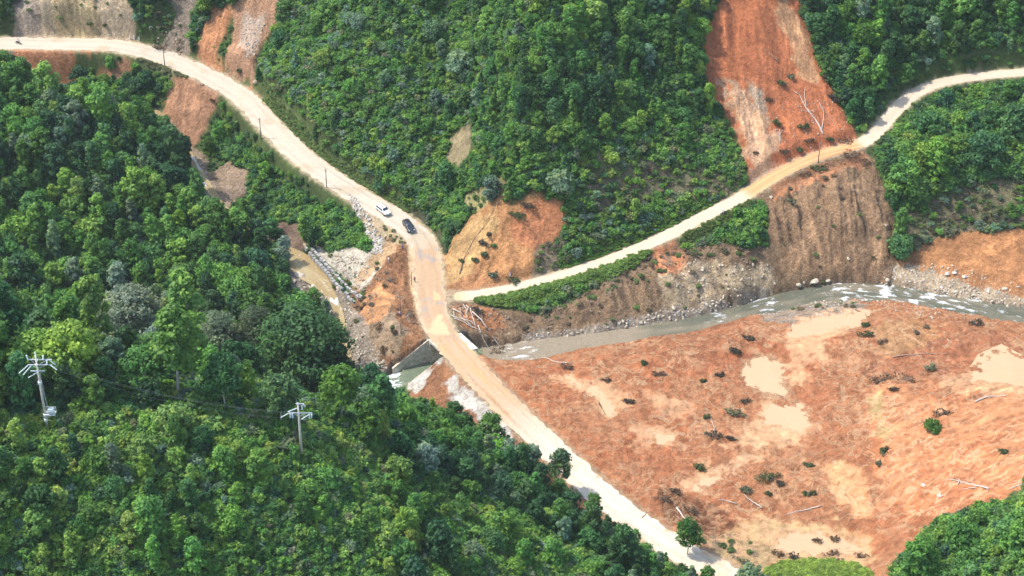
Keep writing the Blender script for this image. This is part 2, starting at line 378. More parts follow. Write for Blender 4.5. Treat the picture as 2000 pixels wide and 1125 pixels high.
region([(25,96),(130,95),(190,106),(230,112),(170,130),(145,165),(90,160),(40,132)], (.46,.20,.09), lmp=.7, fray=2.6)
region([(190,150),(245,130),(262,142),(230,160)], (.36,.18,.09), lmp=.5, fray=1)
region([(230,104),(300,118),(360,142),(350,150),(290,135),(235,118)], (.30,.15,.08), lmp=.5, fray=1)
region([(345,158),(405,150),(440,185),(425,200),(405,245),(390,285),(370,290),(335,255),(318,225),(318,190)], (.38,.20,.105), lmp=.8, fray=2.6)
region([(370,285),(400,300),(410,335),(440,318),(482,325),(488,360),(450,405),(425,402),(385,350)], (.31,.22,.14), lmp=.9, grav=.4, fray=3.2)
region([(525,425),(590,440),(605,480),(580,500),(540,480)], (.15,.10,.065), lmp=.5, fray=1.5)
# --- around the crossing
region([(690,560),(742,500),(765,455),(800,478),(806,560),(822,620),(838,658),(800,700),(760,724),(720,722),(690,690),(676,640),(680,600)], (.38,.185,.085), lmp=1.9, fray=1.4)
region([(690,640),(760,600),(800,660),(770,700),(720,710),(695,690)], (.27,.19,.115), lmp=.8, fray=2)
region([(700,590),(740,560),(780,590),(740,640),(700,640)], (.42,.21,.09), lmp=.7, fray=2)
region([(672,376),(700,388),(748,430),(765,495),(735,505),(710,450),(686,410)], (.36,.27,.16), lmp=.5, fray=.6)
region([(700,385),(760,405),(800,460),(795,480),(770,478),(742,440)], (.38,.29,.16), lmp=.3, fray=1.2)
region([(795,470),(812,480),(818,560),(835,640),(822,640),(800,560)], (.56,.38,.2), lmp=.2, fray=.8)
region([(862,690),(905,715),(960,772),(1030,840),(1100,905),(1180,965),(1230,1020),(1200,1040),(1120,1000),(1030,920),(960,870),(880,810),(800,770),(800,750)], (.40,.185,.085), lmp=1.3, fray=1.2)
region([(560,480),(600,500),(660,560),(705,620),(735,690),(762,722),(755,760),(700,780),(660,700),(640,620),(560,560)], (.25,.20,.145), lmp=.8, grav=1.0, fray=1.2)
region([(365,310),(395,320),(420,380),(440,410),(410,400),(375,350)], (.34,.29,.22), lmp=.6, grav=1, fray=1)
region([(600,470),(640,490),(690,480),(735,500),(748,530),(705,575),(665,535),(620,500)], (.42,.37,.28), lmp=.5, grav=.3, fray=1)
region([(740,480),(770,470),(775,500),(740,530),(700,560),(690,550)], (.42,.27,.14), lmp=.5, fray=1)
WHITE_PATCHES = [[(872,752),(890,742),(905,762),(930,770),(945,795),(960,800),(935,815),(905,790),(875,780)], [(800,742),(838,720),(862,706),(866,714),(840,740),(825,758),(800,762)],
                 [(930,808),(955,800),(1000,838),(1000,862),(960,845),(935,838)],[(1125,905),(1165,945),(1150,970),(1120,935)],[(1215,1005),(1260,1035),(1240,1050),(1200,1025)]]
for wp in WHITE_PATCHES: region(wp, WHITE, lmp=.6, fray=3.2, soft=1.2, grav=.3)
region([(925,590),(1000,577),(1100,548),(1200,515),(1270,485),(1275,495),(1200,540),(1120,570),(1060,590),(990,600)], VERGE, lmp=.3, is_bare=.8, fray=.6)
region([(1330,468),(1400,430),(1450,395),(1470,396),(1420,450),(1350,480)], VERGE, lmp=.3, is_bare=.5, fray=.6)
region([(490,180),(520,190),(570,250),(640,310),(740,372),(800,405),(790,385),(720,340),(640,280),(580,210),(530,160)], (.12,.16,.05), lmp=.3, is_bare=.9, fray=.8)
region([(250,108),(330,128),(420,170),(430,185),(350,160),(270,135)], (.17,.18,.08), lmp=.3, is_bare=.4, fray=1, amount=.8)
region([(1700,262),(1735,225),(1760,190),(1800,160),(1830,145),(1800,190),(1740,260),(1712,285)], (.11,.15,.05), lmp=.3, is_bare=.8, fray=.5)
region([(1490,1120),(1530,1100),(1600,1096),(1670,1105),(1720,1140),(1740,1200),(1480,1200),(1470,1150)], (.22,.28,.04), lmp=.2, is_bare=.3, fray=.6)

# --- relief of the bare ground
bn = sstep(.3, .9, bare)
lm = lump
fine = ridged(x, y, 2.6, 4, 40); mid = fbm(x, y, 9, 4, 44)
hd = bn * lm * (0.42 * fine + 0.75 * mid + .22 * ridged(x, y, 1.3, 2, 47)) + (1 - bn) * 0.5 * mid
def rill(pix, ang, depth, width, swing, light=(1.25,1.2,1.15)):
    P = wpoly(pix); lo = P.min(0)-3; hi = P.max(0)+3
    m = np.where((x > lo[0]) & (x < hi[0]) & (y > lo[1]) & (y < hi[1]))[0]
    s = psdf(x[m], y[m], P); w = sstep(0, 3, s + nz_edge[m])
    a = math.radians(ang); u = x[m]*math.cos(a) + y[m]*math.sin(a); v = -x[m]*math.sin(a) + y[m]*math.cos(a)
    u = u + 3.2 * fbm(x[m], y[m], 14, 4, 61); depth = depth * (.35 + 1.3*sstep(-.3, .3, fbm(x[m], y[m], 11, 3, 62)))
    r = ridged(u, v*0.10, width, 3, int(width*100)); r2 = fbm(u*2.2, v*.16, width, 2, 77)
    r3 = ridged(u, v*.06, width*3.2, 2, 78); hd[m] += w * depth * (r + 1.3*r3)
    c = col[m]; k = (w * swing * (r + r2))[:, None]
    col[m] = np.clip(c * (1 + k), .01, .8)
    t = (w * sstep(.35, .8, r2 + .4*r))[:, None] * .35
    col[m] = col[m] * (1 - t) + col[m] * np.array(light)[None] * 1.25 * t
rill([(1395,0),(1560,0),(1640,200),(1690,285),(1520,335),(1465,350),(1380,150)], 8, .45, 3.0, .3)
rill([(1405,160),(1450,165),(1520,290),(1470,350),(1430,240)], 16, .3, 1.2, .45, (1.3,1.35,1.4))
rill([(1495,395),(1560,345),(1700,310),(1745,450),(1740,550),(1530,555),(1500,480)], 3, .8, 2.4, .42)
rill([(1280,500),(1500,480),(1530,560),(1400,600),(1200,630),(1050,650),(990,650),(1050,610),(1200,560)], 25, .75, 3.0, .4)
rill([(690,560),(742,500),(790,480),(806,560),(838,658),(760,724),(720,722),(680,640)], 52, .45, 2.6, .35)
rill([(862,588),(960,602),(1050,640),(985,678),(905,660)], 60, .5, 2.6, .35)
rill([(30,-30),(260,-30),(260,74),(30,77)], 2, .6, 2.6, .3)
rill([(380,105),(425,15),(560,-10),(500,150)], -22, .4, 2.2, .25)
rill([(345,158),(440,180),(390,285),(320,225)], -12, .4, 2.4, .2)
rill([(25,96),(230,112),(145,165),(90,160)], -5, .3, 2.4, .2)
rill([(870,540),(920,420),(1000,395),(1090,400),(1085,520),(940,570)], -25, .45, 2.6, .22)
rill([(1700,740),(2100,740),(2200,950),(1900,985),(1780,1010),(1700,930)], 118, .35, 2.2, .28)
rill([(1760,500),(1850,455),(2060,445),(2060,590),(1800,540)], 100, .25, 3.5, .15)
h += hd

# --- puddles: level ground with a shallow dish, water laid in at its level
PUDDLES = [
 ([(1455,708),(1490,698),(1525,702),(1530,735),(1548,768),(1535,780),(1500,778),(1470,760),(1452,735)], None),
 ([(1575,625),(1630,612),(1690,614),(1680,632),(1630,640),(1560,660),(1540,652)], None),
 ([(1925,705),(1960,690),(2000,705),(2060,710),(2060,745),(1960,738),(1900,740)], None),
 ([(1510,790),(1560,795),(1590,825),(1560,845),(1490,830)], None),
 ([(1500,1046),(1560,1040),(1660,1050),(1690,1068),(1600,1082),(1520,1070)], None),
 ([(1340,950),(1385,932),(1420,920),(1400,940),(1360,962)], None),
 ([(1262,842),(1315,845),(1318,862),(1280,870)], None),
 ([(1115,742),(1160,752),(1192,785),(1196,808),(1182,806),(1165,775),(1120,756)], None),
]
puddle_geo = []
for pix, _ in PUDDLES:
    P = wpoly(pix); lo = P.min(0)-9; hi = P.max(0)+9
    m = np.where((x > lo[0]) & (x < hi[0]) & (y > lo[1]) & (y < hi[1]))[0]
    s = psdf(x[m], y[m], P)
    lev = float(np.percentile(h_smooth(P[:,0], P[:,1]), 35))
    w = sstep(-6, 0.5, s)
    flat = lev + 0.16 * fine[m] + .22*mid[m] + .12 - 0.36 * sstep(-2.0, 2.0, s + 2.6*nz_edge[m] + 2.4*nz_edge2[m])
    h[m] = h[m] * (1 - w) + flat * w
    c = sstep(-1.5, .5, s + 2.6*nz_edge[m] + 2.4*nz_edge2[m])[:, None]
    col[m] = col[m] * (1 - c) + np.array(TAN)[None] * 1.05 * c
    puddle_geo.append((P, lev))

# --- watercourses
foam_here = []
def carve(line, hw, depth, bank, colour=None, rough=None):
    global h
    d, z, sd, st = polydist(x, y, line)
    dd = d + (0.8 * nz_edge2 if rough is None else 0)
    w = 1 - sstep(hw, hw + bank, dd)
    bed = z - depth
    h = np.where(h > bed, h * (1 - w) + bed * w, h * (1 - w*.8) + bed * w*.8)
    if colour is not None:
        c = (1 - sstep(hw, hw + 1.0, dd))[:, None]
        col[:] = col * (1 - c) + np.array(colour)[None] * c
    bare[:] = np.maximum(bare, 1 - sstep(hw + .4, hw + 1.6, dd))
    return d
pp_ = unp(600,525,-2); SW = 0.8 + 2.4*np.exp(-(((x-pp_[0])**2+(y-pp_[1])**2)/60.0))
carve(STREAM, SW, .5, 2.0, GREY)
RW = 1.8 + 1.5*(1 - sstep(0, 22, x)) + 0.4*sstep(45, 75, x)
carve(RIVER, RW, .7, 1.8, (.20,.17,.12))
OW = 3.55 - 1.2*(1 - sstep(-31, -27, x))
carve(OUTLET, OW, 1.3, .5, (.20,.18,.14), rough=0)
QUAD_OUT = np.array([(-19.4,-24.0), (-27.8,-27.6), (-30.5,-29.5), (-26.5,-33.0), (-22.6,-32.2), (-15.3,-30.0)])
QUAD_IN = np.array([(-19.4,-24.0), (-15.3,-30.0), (-6.5,-26.7), (-10.6,-20.7)])
inq = np.maximum(psdf(x, y, QUAD_OUT), psdf(x, y, QUAD_IN)) + .22
h = np.where(inq > 0, np.minimum(h, -5.9), h)
# --- roads (they win over everything except the culvert channel)
dO, _, _, _ = polydist(x, y, OUTLET)
dm, zm, sm, stm = polydist(x, y, ROAD_MAIN)
ds, zs, ss_, sts = polydist(x, y, ROAD_SIDE)
chan = (inq > 0).astype(float)
HWM, HWS = 3.7, 2.05
wside = 1 - sstep(HWS + .3, HWS + 2.4, ds)
h = h * (1 - wside) + zs * wside
wmain = (1 - sstep(HWM + .3, HWM + 3.0, dm)) * (1 - chan)
h = h * (1 - wmain) + zm * wmain
bare = np.maximum(bare, np.maximum(1 - sstep(HWM + .8, HWM + 2.0, dm), 1 - sstep(HWS + .5, HWS + 1.4, ds)))
# roadside drain on the hill side of the main road
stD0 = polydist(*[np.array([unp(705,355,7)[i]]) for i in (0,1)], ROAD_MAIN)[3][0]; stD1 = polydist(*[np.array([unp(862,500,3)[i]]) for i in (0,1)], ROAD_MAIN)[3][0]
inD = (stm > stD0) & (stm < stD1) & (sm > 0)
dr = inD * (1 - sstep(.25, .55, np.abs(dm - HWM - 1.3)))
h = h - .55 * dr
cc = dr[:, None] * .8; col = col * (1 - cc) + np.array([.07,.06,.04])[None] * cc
# dusty shoulders
for d_, hw_ in ((dm, HWM), (ds, HWS)):
    c = (1 - sstep(hw_ - .2, hw_ + 1.0, d_ + nz_edge2*.8))[:, None] * .75
    col = col * (1 - c) + np.array([.5,.38,.24])[None] * c
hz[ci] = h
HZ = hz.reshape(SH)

colA = np.tile(np.concatenate([G_SOIL, [1]]), (len(xf), 1)); colA[ci, :3] = np.clip(col*.84, .01, .8)
mskA = np.zeros((len(xf), 4)); mskA[:, 3] = 1; mskA[ci, 0] = gravel; mskA[ci, 1] = np.clip(lump, 0, 1.5) * np.clip(bare, .3, 1); mskA[ci, 2] = mudf
rcA = np.zeros((len(xf), 4)); rcA[ci] = RC
BARE = np.zeros(len(xf)); BARE[ci] = bare; BARE = BARE.reshape(SH)

def _idx(A_, v):
    i = np.clip(np.searchsorted(A_, v) - 1, 0, len(A_) - 2)
    return i, np.clip((v - A_[i]) / (A_[i+1] - A_[i]), 0, 1)
def sample(G, xx, yy):
    ix, u = _idx(AX, np.asarray(xx, float)); iy, v = _idx(AY, np.asarray(yy, float))
    return (G[iy, ix]*(1-u) + G[iy, ix+1]*u)*(1-v) + (G[iy+1, ix]*(1-u) + G[iy+1, ix+1]*u)*v
def HT(xx, yy): return sample(HZ, xx, yy)
def ht(xx, yy): return float(HT(np.array([xx]), np.array([yy]))[0])
def at(px, py):
    "ground point seen at a pixel"
    return raycast(px, py, HT, step=0.5)
# ------------------------------------------------------------------ materials and mesh helpers
def new_mat(name):
    m = bpy.data.materials.new(name); m.use_nodes = True
    nt = m.node_tree; nt.nodes.clear()
    o = nt.nodes.new('ShaderNodeOutputMaterial'); b = nt.nodes.new('ShaderNodeBsdfPrincipled')
    nt.links.new(b.outputs[0], o.inputs[0])
    b.inputs['Roughness'].default_value = .9
    b.inputs['Specular IOR Level'].default_value = .25
    return m, nt, b
def N(nt, t, **kw):
    n_ = nt.nodes.new(t)
    for k, v in kw.items(): setattr(n_, k, v)
    return n_
def noise_node(nt, vec, scale, detail=4, rough=.6, dist=0.0):
    t = N(nt, 'ShaderNodeTexNoise'); t.inputs['Scale'].default_value = scale; t.inputs['Detail'].default_value = detail
    t.inputs['Roughness'].default_value = rough; t.inputs['Distortion'].default_value = dist
    nt.links.new(vec, t.inputs['Vector']); return t.outputs['Fac']
def ramp(nt, fac, stops):
    r = N(nt, 'ShaderNodeValToRGB'); nt.links.new(fac, r.inputs[0])
    el = r.color_ramp.elements
    while len(el) < len(stops): el.new(.5)
    for e, (p, c) in zip(el, stops):
        e.position = p; e.color = tuple(c) + (1,) if len(c) == 3 else c
    return r.outputs[0]
def mixc(nt, fac, a, b, mode='MIX'):
    m = N(nt, 'ShaderNodeMix', data_type='RGBA', blend_type=mode)
    for s, v in ((m.inputs[0], fac), (m.inputs[6], a), (m.inputs[7], b)):
        if hasattr(v, 'is_output'): nt.links.new(v, s)
        else: s.default_value = v if isinstance(v, (int, float)) else (tuple(v) + (1,) if len(v) == 3 else v)
    return m.outputs[2]
def math_(nt, op, a, b=None):
    m = N(nt, 'ShaderNodeMath', operation=op)
    for s, v in ((m.inputs[0], a), (m.inputs[1], b)):
        if v is None: continue
        if hasattr(v, 'is_output'): nt.links.new(v, s)
        else: s.default_value = v
    return m.outputs[0]
def bump(nt, b, hgt, strength, dist):
    bp = N(nt, 'ShaderNodeBump'); bp.inputs['Distance'].default_value = dist
    if hasattr(strength, 'is_output'): nt.links.new(strength, bp.inputs['Strength'])
    else: bp.inputs['Strength'].default_value = strength
    nt.links.new(hgt, bp.inputs['Height']); nt.links.new(bp.outputs[0], b.inputs['Normal']); return bp

def simple_mat(name, colour, rough=.8, var=.25, scale=3.0, metal=0.0, bmp=.0, spec=.3, coord='Object', second=None):
    m, nt, b = new_mat(name)
    tc = N(nt, 'ShaderNodeTexCoord')
    f = noise_node(nt, tc.outputs[coord], scale, 4, .65)
    lo = tuple(np.clip(np.array(colour) * (1 - var), 0, 1)); hi = tuple(np.clip(np.array(second or colour) * (1 + var), 0, 1))
    nt.links.new(ramp(nt, f, [(.3, lo), (.7, hi)]), b.inputs['Base Color'])
    b.inputs['Roughness'].default_value = rough; b.inputs['Metallic'].default_value = metal; b.inputs['Specular IOR Level'].default_value = spec
    if bmp: bump(nt, b, f, .6, bmp)
    return m

def tag(o, label=None, cat=None, group=None, kind=None):
    if label: o['label'] = label
    if cat: o['category'] = cat
    if group: o['group'] = group
    if kind: o['kind'] = kind
    return o
def link(o, parent=None):
    COL.objects.link(o)
    if parent is not None: o.parent = parent
    return o
def mesh_np(name, verts, faces, mat, parent=None, smooth=False, k=4):
    "mesh from arrays; faces all k-sided"
    me = bpy.data.meshes.new(name)
    v = np.asarray(verts, np.float32); f = np.asarray(faces, np.int32)
    me.vertices.add(len(v)); me.vertices.foreach_set('co', v.ravel())
    me.loops.add(f.size); me.loops.foreach_set('vertex_index', f.ravel())
    me.polygons.add(len(f)); me.polygons.foreach_set('loop_start', np.arange(0, f.size, k, dtype=np.int32))
    me.polygons.foreach_set('loop_total', np.full(len(f), k, np.int32))
    if smooth: me.polygons.foreach_set('use_smooth', np.ones(len(f), bool))
    me.update(calc_edges=True)
    if mat: me.materials.append(mat)
    return link(bpy.data.objects.new(name, me), parent)
def set_col(o, name, arr, dom='POINT'):
    a = o.data.color_attributes.new(name, 'FLOAT_COLOR', dom)
    a.data.foreach_set('color', np.asarray(arr, np.float32).ravel())
def grid_faces(nr, nc):
    i = np.arange(nr * nc).reshape(nr, nc)
    return np.stack([i[:-1, :-1], i[:-1, 1:], i[1:, 1:], i[1:, :-1]], -1).reshape(-1, 4)

class MB:
    "collects simple shapes into one mesh"
    def __init__(s): s.v = []; s.f = []; s.m = []
    def add(s, v, f, mi=0):
        o = len(s.v); s.v += [tuple(p) for p in v]; s.f += [tuple(o + i for i in q) for q in f]; s.m += [mi] * len(f)
    def box(s, c, size, rot=None, mi=0, taper=1.0):
        c = np.array(c, float); hx, hy, hz_ = np.array(size, float) / 2
        P = [(-hx,-hy,-hz_),(hx,-hy,-hz_),(hx,hy,-hz_),(-hx,hy,-hz_),(-hx*taper,-hy*taper,hz_),(hx*taper,-hy*taper,hz_),(hx*taper,hy*taper,hz_),(-hx*taper,hy*taper,hz_)]
        R = rot if rot is not None else Matrix.Identity(3)
        s.add([c + np.array(R @ Vector(p)) for p in P], [(0,3,2,1),(4,5,6,7),(0,1,5,4),(1,2,6,5),(2,3,7,6),(3,0,4,7)], mi)
    def tube(s, pts_, radii, n=7, mi=0, cap=True):
        pts_ = [Vector(tuple(p)) for p in pts_]
        if not hasattr(radii, '__len__'): radii = [radii] * len(pts_)
        rings = []; ref = None
        for i, p in enumerate(pts_):
            d = (pts_[min(i+1, len(pts_)-1)] - pts_[max(i-1, 0)])
            if d.length < 1e-7: d = Vector((0,0,1))
            d.normalize()
            if ref is None: ref = Vector((1,0,0)) if abs(d.x) < .8 else Vector((0,1,0))
            a = (ref - d * ref.dot(d)).normalized(); b = d.cross(a); ref = a
            rings.append([p + (a*math.cos(t)+b*math.sin(t))*radii[i] for t in [2*math.pi*k/n for k in range(n)]])
        v = [q for r in rings for q in r]; f = []
        for i in range(len(rings)-1):
            for k in range(n):
                f.append((i*n+k, i*n+(k+1)%n, (i+1)*n+(k+1)%n, (i+1)*n+k))
        if cap: f += [tuple(range(n))[::-1], tuple((len(rings)-1)*n+k for k in range(n))]
        s.add(v, f, mi)
    def ball(s, c, r, n=8, m=5, mi=0):
        c = np.array(c, float); r = np.array(r if hasattr(r, '__len__') else (r, r, r), float)
        v = [c + r*np.array((0,0,-1))]; f = []
        for i in range(1, m):
            ph = -math.pi/2 + math.pi*i/m
            for k in range(n): v.append(c + r*np.array((math.cos(ph)*math.cos(2*math.pi*k/n), math.cos(ph)*math.sin(2*math.pi*k/n), math.sin(ph))))
        v.append(c + r*np.array((0,0,1)))
        for k in range(n): f.append((0, 1+(k+1)%n, 1+k))
        for i in range(m-2):
            for k in range(n):
                a = 1+i*n; f.append((a+k, a+(k+1)%n, a+n+(k+1)%n, a+n+k))
        a = 1+(m-2)*n
        for k in range(n): f.append((a+k, a+(k+1)%n, len(v)-1))
        s.add(v, f, mi)
    def build(s, name, mats, parent=None, smooth=False, bevel=0):
        me = bpy.data.meshes.new(name); me.from_pydata([tuple(map(float, p)) for p in s.v], [], s.f)
        for m in (mats if isinstance(mats, (list, tuple)) else [mats]): me.materials.append(m)
        for p, mi in zip(me.polygons, s.m): p.material_index = mi; p.use_smooth = smooth
        me.update()
        o = link(bpy.data.objects.new(name, me), parent)
        if bevel:
            b = o.modifiers.new('bevel', 'BEVEL'); b.width = bevel; b.segments = 2
        return o
def empty(name, loc, rz=0.0, scale=1.0):
    o = bpy.data.objects.new(name, None); o.location = tuple(map(float, loc)); o.rotation_euler = (0, 0, rz)
    o.scale = (scale,)*3 if not hasattr(scale, '__len__') else scale
    o.empty_display_size = .5
    return link(o)

# ------------------------------------------------------------------ ground
def ground_material():
    m, nt, b = new_mat("ground_earth")
    a = N(nt, 'ShaderNodeAttribute', attribute_name='col'); k = N(nt, 'ShaderNodeAttribute', attribute_name='msk')
    sep = N(nt, 'ShaderNodeSeparateColor'); nt.links.new(k.outputs['Color'], sep.inputs[0])
    tc = N(nt, 'ShaderNodeTexCoord'); V = tc.outputs['Object']
    f1 = noise_node(nt, V, 1.1, 6, .7, .4)
    f2 = noise_node(nt, V, .22, 4, .6)
    f3 = noise_node(nt, V, 2.6, 4, .7)
    c = mixc(nt, 1.0, a.outputs['Color'], ramp(nt, f1, [(.28, (.55,.53,.51)), (.5, (1,1,1)), (.72, (1.38,1.40,1.44))]), 'MULTIPLY')
    c = mixc(nt, 1.0, c, ramp(nt, f2, [(.3, (.82,.82,.84)), (.7, (1.14,1.14,1.12))]), 'MULTIPLY')
    c = mixc(nt, 1.0, c, ramp(nt, f3, [(.35, (.78,.77,.76)), (.62, (1.18,1.18,1.2))]), 'MULTIPLY')
    c = mixc(nt, math_(nt, 'SUBTRACT', 1.0, math_(nt, 'MULTIPLY', sep.outputs[2], .8)), a.outputs['Color'], c)
    # marbling of the mud: crisp pale slurry veins and darker wet clods
    mv = noise_node(nt, V, .22, 6, .55, 1.0)
    vein = math_(nt, 'MULTIPLY', ramp(nt, mv, [(.52, (0,0,0)), (.535, (1,1,1)), (.57, (1,1,1)), (.585, (0,0,0))]), math_(nt, 'MULTIPLY', sep.outputs[2], ramp(nt, noise_node(nt, V, .07, 3), [(.40, (.25,.25,.25)), (.58, (.9,.9,.9))])))
    c = mixc(nt, vein, c, (.50,.30,.16))
    fl = noise_node(nt, V, .075, 5, .5, 1.6)
    flow = ramp(nt, fl, [(.40, (0,0,0)), (.405, (.8,.8,.8)), (.413, (0,0,0)), (.505, (0,0,0)), (.51, (.9,.9,.9)), (.528, (.6,.6,.6)), (.534, (0,0,0)), (.60, (0,0,0)), (.605, (.7,.7,.7)), (.612, (0,0,0))])
    c = mixc(nt, math_(nt, 'MULTIPLY', flow, math_(nt, 'MULTIPLY', sep.outputs[2], .45)), c, (.50,.30,.16))
    cl = noise_node(nt, V, .8, 9, .72, .8)
    c = mixc(nt, sep.outputs[2], c, mixc(nt, 1.0, c, ramp(nt, cl, [(.36, (.70,.62,.58)), (.44, (.95,.94,.93)), (.62, (1.0,1.0,1.0)), (.7, (1.12,1.13,1.15))]), 'MULTIPLY'))
    # gullies and pale shards following the fall of the cut slopes
    rc = N(nt, 'ShaderNodeAttribute', attribute_name='rc'); rs_ = N(nt, 'ShaderNodeSeparateColor'); nt.links.new(rc.outputs['Color'], rs_.inputs[0])
    cx = N(nt, 'ShaderNodeCombineXYZ'); nt.links.new(rs_.outputs[0], cx.inputs[0]); nt.links.new(math_(nt, 'MULTIPLY', rs_.outputs[1], .28), cx.inputs[1])
    rn = noise_node(nt, cx.outputs[0], .85, 8, .68, .5)
    c = mixc(nt, rc.outputs['Alpha'], c, mixc(nt, 1.0, c, ramp(nt, rn, [(.34, (.50,.44,.40)), (.43, (.86,.83,.8)), (.54, (1.02,1.0,.98)), (.60, (1.5,1.52,1.5)), (.68, (1.25,1.22,1.15))]), 'MULTIPLY'))
    # stones
    vo = N(nt, 'ShaderNodeTexVoronoi'); vo.inputs['Scale'].default_value = 1.5; nt.links.new(V, vo.inputs['Vector'])
    st = N(nt, 'ShaderNodeSeparateColor'); nt.links.new(vo.outputs['Color'], st.inputs[0])
    stone_c = ramp(nt, st.outputs[0], [(0, (.13,.11,.09)), (.45, (.3,.26,.21)), (.8, (.5,.46,.39)), (1, (.72,.7,.65))])
    inr = ramp(nt, vo.outputs['Distance'], [(.25, (1,1,1)), (.5, (0,0,0))])
    msk = math_(nt, 'MULTIPLY', math_(nt, 'MULTIPLY', sep.outputs[0], ramp(nt, noise_node(nt, V, .5, 3), [(.4, (0,0,0)), (.6, (1,1,1))])), inr)
    c = mixc(nt, msk, c, stone_c)
    nt.links.new(c, b.inputs['Base Color'])
    b.inputs['Roughness'].default_value = .88
    hh = math_(nt, 'ADD', noise_node(nt, V, 1.6, 6, .7, .5), math_(nt, 'MULTIPLY', msk, .4))
    hh = math_(nt, 'ADD', hh, math_(nt, 'ADD', math_(nt, 'MULTIPLY', math_(nt, 'MULTIPLY', rn, rc.outputs['Alpha']), 1.2), math_(nt, 'MULTIPLY', math_(nt, 'MULTIPLY', cl, sep.outputs[2]), .8)))
    bump(nt, b, hh, math_(nt, 'MULTIPLY', math_(nt, 'ADD', sep.outputs[1], .35), .8), .8)
    return m
MG = ground_material()
g = mesh_np('ground', np.stack([xf, yf, hz], 1), grid_faces(*SH), MG, smooth=True)
set_col(g, 'col', colA); set_col(g, 'msk', mskA); set_col(g, 'rc', rcA)
tag(g, kind='structure')

# ------------------------------------------------------------------ roads
def ribbon(name, line, hw, lift, mat, colour_fn, lat=17, edge=.6, thick=0.0, i0=0, i1=None):
    P = catmull(line, .8)[i0:i1]
    T = np.gradient(P[:, :2], axis=0); T /= np.linalg.norm(T, axis=1)[:, None]
    Nn = np.stack([-T[:, 1], T[:, 0]], 1)
    st = np.concatenate([[0], np.cumsum(np.linalg.norm(np.diff(P[:, :2], axis=0), axis=1))])
    u = np.linspace(-1, 1, lat)
    el = hw + edge * fbm(st, st*0+3, 3.0, 3, 8) * 2; er = hw + edge * fbm(st, st*0+9, 3.0, 3, 9) * 2
    if hw > 3:
        el = el - .35 + .45*fbm(st, st*0+4, .9, 2, 12); er = er - .35 + .45*fbm(st, st*0+6, .9, 2, 13)
    W = np.where(u[None] < 0, el[:, None], er[:, None]) * u[None]
    VX = P[:, 0:1] + Nn[:, 0:1] * W; VY = P[:, 1:2] + Nn[:, 1:2] * W
    VZ = np.repeat(P[:, 2:3], lat, 1) + lift - .04 * u[None]**2
    V = np.stack([VX, VY, VZ], -1).reshape(-1, 3)
    f = grid_faces(len(P), lat)[:, ::-1]
    o = mesh_np(name, V, f, mat, smooth=True)
    ST = np.repeat(st[:, None], lat, 1)
    c = colour_fn(ST.ravel(), W.ravel(), VX.ravel(), VY.ravel())
    set_col(o, 'col', np.concatenate([c, np.ones((len(c), 1))], 1))
    return o
def station(line, px, py, z):
    p = unp(px, py, z); return polydist(np.array([p[0]]), np.array([p[1]]), line)[3][0]
DUST = np.array([.475, .405, .31]); WET = np.array([.30, .225, .155]); MUD = np.array([.42, .25, .125]); ASPH = np.array([.2,.19,.18]); SLUR = np.array([.72,.5,.28])
s_w0 = station(ROAD_MAIN, 832, 488, 3); s_w1 = station(ROAD_MAIN, 872, 665, 2); s_w2 = station(ROAD_MAIN, 975, 775, 2)
s_p0 = station(ROAD_MAIN, 848, 618, 2); s_p1 = station(ROAD_MAIN, 868, 662, 2)
def cmix(a, b, w): return a * (1 - w[:, None]) + b * w[:, None]
SANDP = np.array([unp(a,b,2)[:2] for a,b in [(834,648),(846,628),(858,612),(868,628),(884,652),(866,658),(846,656)]])
